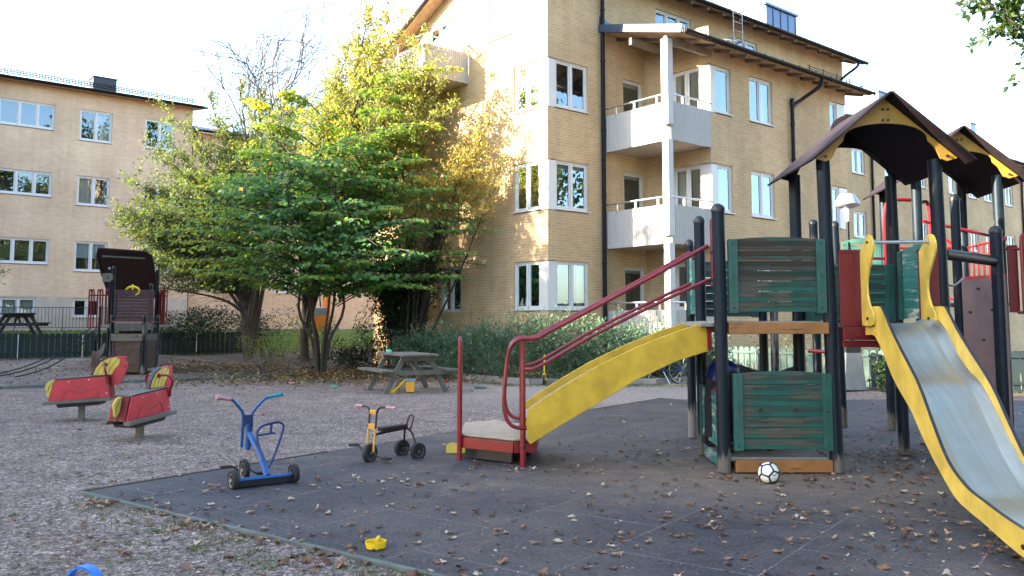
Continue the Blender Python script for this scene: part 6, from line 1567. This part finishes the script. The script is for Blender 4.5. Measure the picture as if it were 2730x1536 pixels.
# ------------------------------------------------------------------ ground cover
def grass_patch(name, n, sampler, label, hgt=(.03,.09)):
    P = []
    while len(P) < n:
        q = sampler()
        if q: P.append((q[0], q[1], gz(q[0],q[1])))
    P = np.array(P); T = nr.normal(0,.35,(n,3)); T[:,2] = 1; l = nr.uniform(*hgt, n)
    tag(leaves(name, P, T, nr.normal(0,1,(n,3)), l, l*.14+.004, np.clip(nr.normal(.5,.25,n),0,1), M['grass'], None, check=False), label, "grass", kind="stuff")
def s_bank():
    t = rnd.uniform(-7,9); w_ = rnd.uniform(-.5,4); p = F0+U*t+V*w_; return (p.x,p.y)
grass_patch("bank_grass", 9000, s_bank, "short bright grass on the bank behind the far fence", (.05,.13))
tufts = [(M0+Mb*rnd.uniform(.2,4.6)-Ma*abs(rnd.gauss(.03,.3)), rnd.uniform(.03,.1)) for _ in range(70)]+[(Vector((-4.62,10.9,0)),.12),(Vector((-4.8,11.0,0)),.1),(Vector((-6.6,13.0,0)),.14),(Vector((-6.1,13.2,0)),.12),(Vector((-.2,6.1,0)),.1)]
def s_tuft():
    c, r = rnd.choice(tufts); p = (c.x+rnd.gauss(0,r), c.y+rnd.gauss(0,r)); q = Vector((p[0],p[1],0))-M0
    return None if (q.dot(Ma) > -.04 and q.dot(Mb) > 0) else p
grass_patch("weed_tufts", 1700, s_tuft, "sparse weeds and moss along the near timber edge", (.01,.03))
def s_kerb():
    x = rnd.uniform(-2.2,4.5); return (x, 20.1-abs(rnd.gauss(0,.35))+(max(0,-x)*1.2))
grass_patch("kerb_grass", 2600, s_kerb, "thin worn grass strip along the kerb of the hedge", (.02,.06))
def s_fen():
    t = rnd.uniform(-.4,6.4); p = Vector((8.06,18.5,0)).lerp(Vector((14.5,16.2,0)), t/6.4); return (p.x+rnd.gauss(0,.1), p.y-abs(rnd.gauss(0,.15)))
grass_patch("fence_grass", 1200, s_fen, "weeds along the foot of the right hand fence", (.03,.1))
# fallen leaves
OUT = [(0,-.5),(.1,-.3),(.22,-.27),(.16,-.16),(.33,-.08),(.3,.0),(.2,.05),(.36,.2),(.3,.28),(.17,.22),(.2,.4),(.1,.5),(0,.47)]
def leaf_mesh(k):
    r = random.Random(k); a, b, c = r.uniform(-1.8,1.8), r.uniform(-1.2,1.2), r.uniform(-.5,.5)
    o = [(x*r.uniform(.8,1.2), y) for x, y in OUT]; pts = o + [(-x*r.uniform(.8,1.2), y) for x, y in OUT[-2:0:-1]]
    spine = [(0,y) for y in (-.5,-.25,0,.22,.47)]
    f = lambda x, y: (x*.085+.012*b*y*y, y*.085, .085*(a*x*x*1.1+b*y*y*.5+c*x*y)+.012+.006*math.sin(9*x+4*y+k))
    v = [f(x,y) for x,y in pts]+[f(0,0)]; n = len(pts)
    zm = min(p[2] for p in v); v = [(p[0],p[1],p[2]-zm+.002) for p in v]
    me = bpy.data.meshes.new("fallen_leaf"); me.from_pydata(v, [], [(i,(i+1)%n,n) for i in range(n)]); me.materials.append(M['fallen']); return me
LM = [leaf_mesh(k) for k in range(12)]
def on_mat(x, y):
    q = Vector((x,y,0))-M0; return q.dot(Ma) > 0 and q.dot(Mb) > 0
DRIFT = [((M0+Mb*s-Ma*.09).x, (M0+Mb*s-Ma*.09).y, .16, .1) for s in (.6,1.2,1.9,2.6,3.3,4.0)]+[(2.6,8.1,.5,.12),(3.9,8.6,.5,.4),(4.6,9.4,.5,.5),(1.9,6.6,.6,.25),(3.2,6.2,.4,.2),(.2,8.6,.35,.12),(2.9,5.6,.5,.2),(-1.2,8.0,.5,.3),(4.0,7.4,.5,.3)]
cand = []
while len(cand) < 1500:
    Y = 4.6+ (rnd.random()**1.6)*12; x = rnd.uniform(-.62,.62)*Y*1.02; 
    dens = .35+.65*(1 if x > .5 else .45)
    if not on_mat(x,Y) and Y < 9 and x < 0: dens = .8
    if Y > 10 and x < 1.5: dens *= .35
    if rnd.random() < .27:
        c = rnd.choice(DRIFT); x, Y = rnd.gauss(c[0],c[2]), rnd.gauss(c[1],c[3])
        if Y < 4.5: continue
        cand.append((Y,x)); continue
    if rnd.random() < dens: cand.append((Y,x))
cand.sort()
for k, (Y,x) in enumerate(cand[:300]):
    o = bpy.data.objects.new("fallen_leaf", LM[k % 12]); COL.objects.link(o); m_ = on_mat(x,Y)
    o.location = (x,Y,.021 if m_ else gz(x,Y)+.006); o.rotation_euler = (rnd.gauss(0,.16), rnd.gauss(0,.16), rnd.uniform(0,6.28)); s = rnd.choice((.3,.42,.55,.68,.8,.98))*rnd.uniform(.85,1.15); o.scale = (s,s,s)
    tag(o, "curled brown oak leaf on the dark rubber paving" if m_ else "curled brown oak leaf on the grey gravel", "fallen leaf", "oak leaves on the rubber paving" if m_ else "oak leaves on the gravel")
P = np.array([(x,Y,.022 if on_mat(x,Y) else gz(x,Y)+.008) for Y,x in cand[300:]])
extra = np.array([(x,y,.024) for x,y in ((rnd.gauss(3.9,1.1), rnd.gauss(9.6,1.1)) for _ in range(420)) if on_mat(x,y)])
P = np.concatenate([P, extra]); n = len(P)
def lobed(name, P, size, mat):
    V_, F_, T_ = [], [], []; base = [np.array([tuple(v.co) for v in me.vertices]) for me in LM]; fcs = [[tuple(p.vertices) for p in me.polygons] for me in LM]; off = 0
    for p in P:
        k = rnd.randrange(12); a = rnd.uniform(0,6.28); s = rnd.uniform(*size); c, d = math.cos(a)*s, math.sin(a)*s; q = base[k]
        tx, ty = rnd.gauss(0,.2), rnd.gauss(0,.2)
        v = np.stack([q[:,0]*c-q[:,1]*d, q[:,0]*d+q[:,1]*c, q[:,2]*s],1); v[:,2] += np.abs(v[:,0]*tx+v[:,1]*ty); V_.append(v+np.array(p)); F_ += [tuple(i+off for i in f) for f in fcs[k]]; off += len(q); T_ += [rnd.random()]*len(q)
    me = bpy.data.meshes.new(name); me.from_pydata(np.concatenate(V_).tolist(), [], F_); at = me.attributes.new("tint",'FLOAT','POINT'); at.data.foreach_set("value", np.array(T_, dtype=np.float32)); me.materials.append(mat)
    o = bpy.data.objects.new(name, me); COL.objects.link(o); return o
tag(lobed("leaf_litter", P, (.4,.95), M['leaf_dry']), "brown oak leaf litter farther out on the paving and gravel", "leaf litter", kind="stuff")
P = []
while len(P) < 5200:
    Y = 4.6+rnd.random()**1.4*15; x = rnd.uniform(-.62,.62)*Y
    if on_mat(x,Y) and rnd.random() < .55: continue
    P.append((x,Y,.022 if on_mat(x,Y) else gz(x,Y)+.006))
P = np.array(P); n = len(P)
tag(leaves("leaf_crumbs", P, np.stack([nr.normal(0,1,n),nr.normal(0,1,n),nr.normal(0,.12,n)],1), np.stack([nr.normal(0,.3,n),nr.normal(0,.3,n),np.ones(n)],1), nr.uniform(.012,.045,n), nr.uniform(.008,.025,n), np.clip(nr.normal(.42,.3,n),0,1), M['leaf_dry'], None, fold=.3, check=False), "tiny crumbs of broken leaves and twigs strewn over the gravel", "leaf crumbs", kind="stuff")
Q = []
while len(Q) < 4600:
    c, s = rnd.choice([((-5,23.6),(2.2,1.5)), ((-3.6,21.8),(1.6,1.2)), ((-8.6,27.5),(2,1.6)), ((-6.5,21.5),(2.2,1.2)), ((-5,24.6),(1.2,1.0)), ((-11,27),(2.5,2))])
    x, y = rnd.gauss(c[0],s[0]), rnd.gauss(c[1],s[1]); Q.append((x,y,gz(x,y)+.03))
P = np.array(Q); n = len(P)
tag(leaves("yellow_leaf_litter", P, np.stack([nr.normal(0,1,n),nr.normal(0,1,n),nr.normal(0,.15,n)],1), np.stack([nr.normal(0,.35,n),nr.normal(0,.35,n),np.ones(n)],1), nr.uniform(.06,.11,n), nr.uniform(.05,.08,n), np.clip(nr.normal(.5,.25,n),0,1), M['leaf_yellowlitter'], None, fold=.3), "yellow and brown leaf litter under the broad tree and around the picnic table", "leaf litter", kind="stuff")
# pebbles and crumbs on the gravel
P = []
while len(P) < 2600:
    Y = 4.6+rnd.random()**1.5*14; x = rnd.uniform(-.62,.3)*Y
    if not on_mat(x,Y): P.append((x,Y,gz(x,Y)+.004))
mb = MB()
for x,y,z in P:
    r = rnd.uniform(.004,.011)
    v = [(x+r*math.cos(a)*rnd.uniform(.7,1.2), y+r*math.sin(a)*rnd.uniform(.7,1.2), z) for a in (0,1.57,3.14,4.71)]+[(x,y,z+r*rnd.uniform(.5,.9))]
    mb.mesh(v, [(0,1,4),(1,2,4),(2,3,4),(3,0,4)])
tag(mb.build("loose_pebbles", M['kerb']), "small loose pebbles scattered over the gravel", "pebbles", kind="stuff")
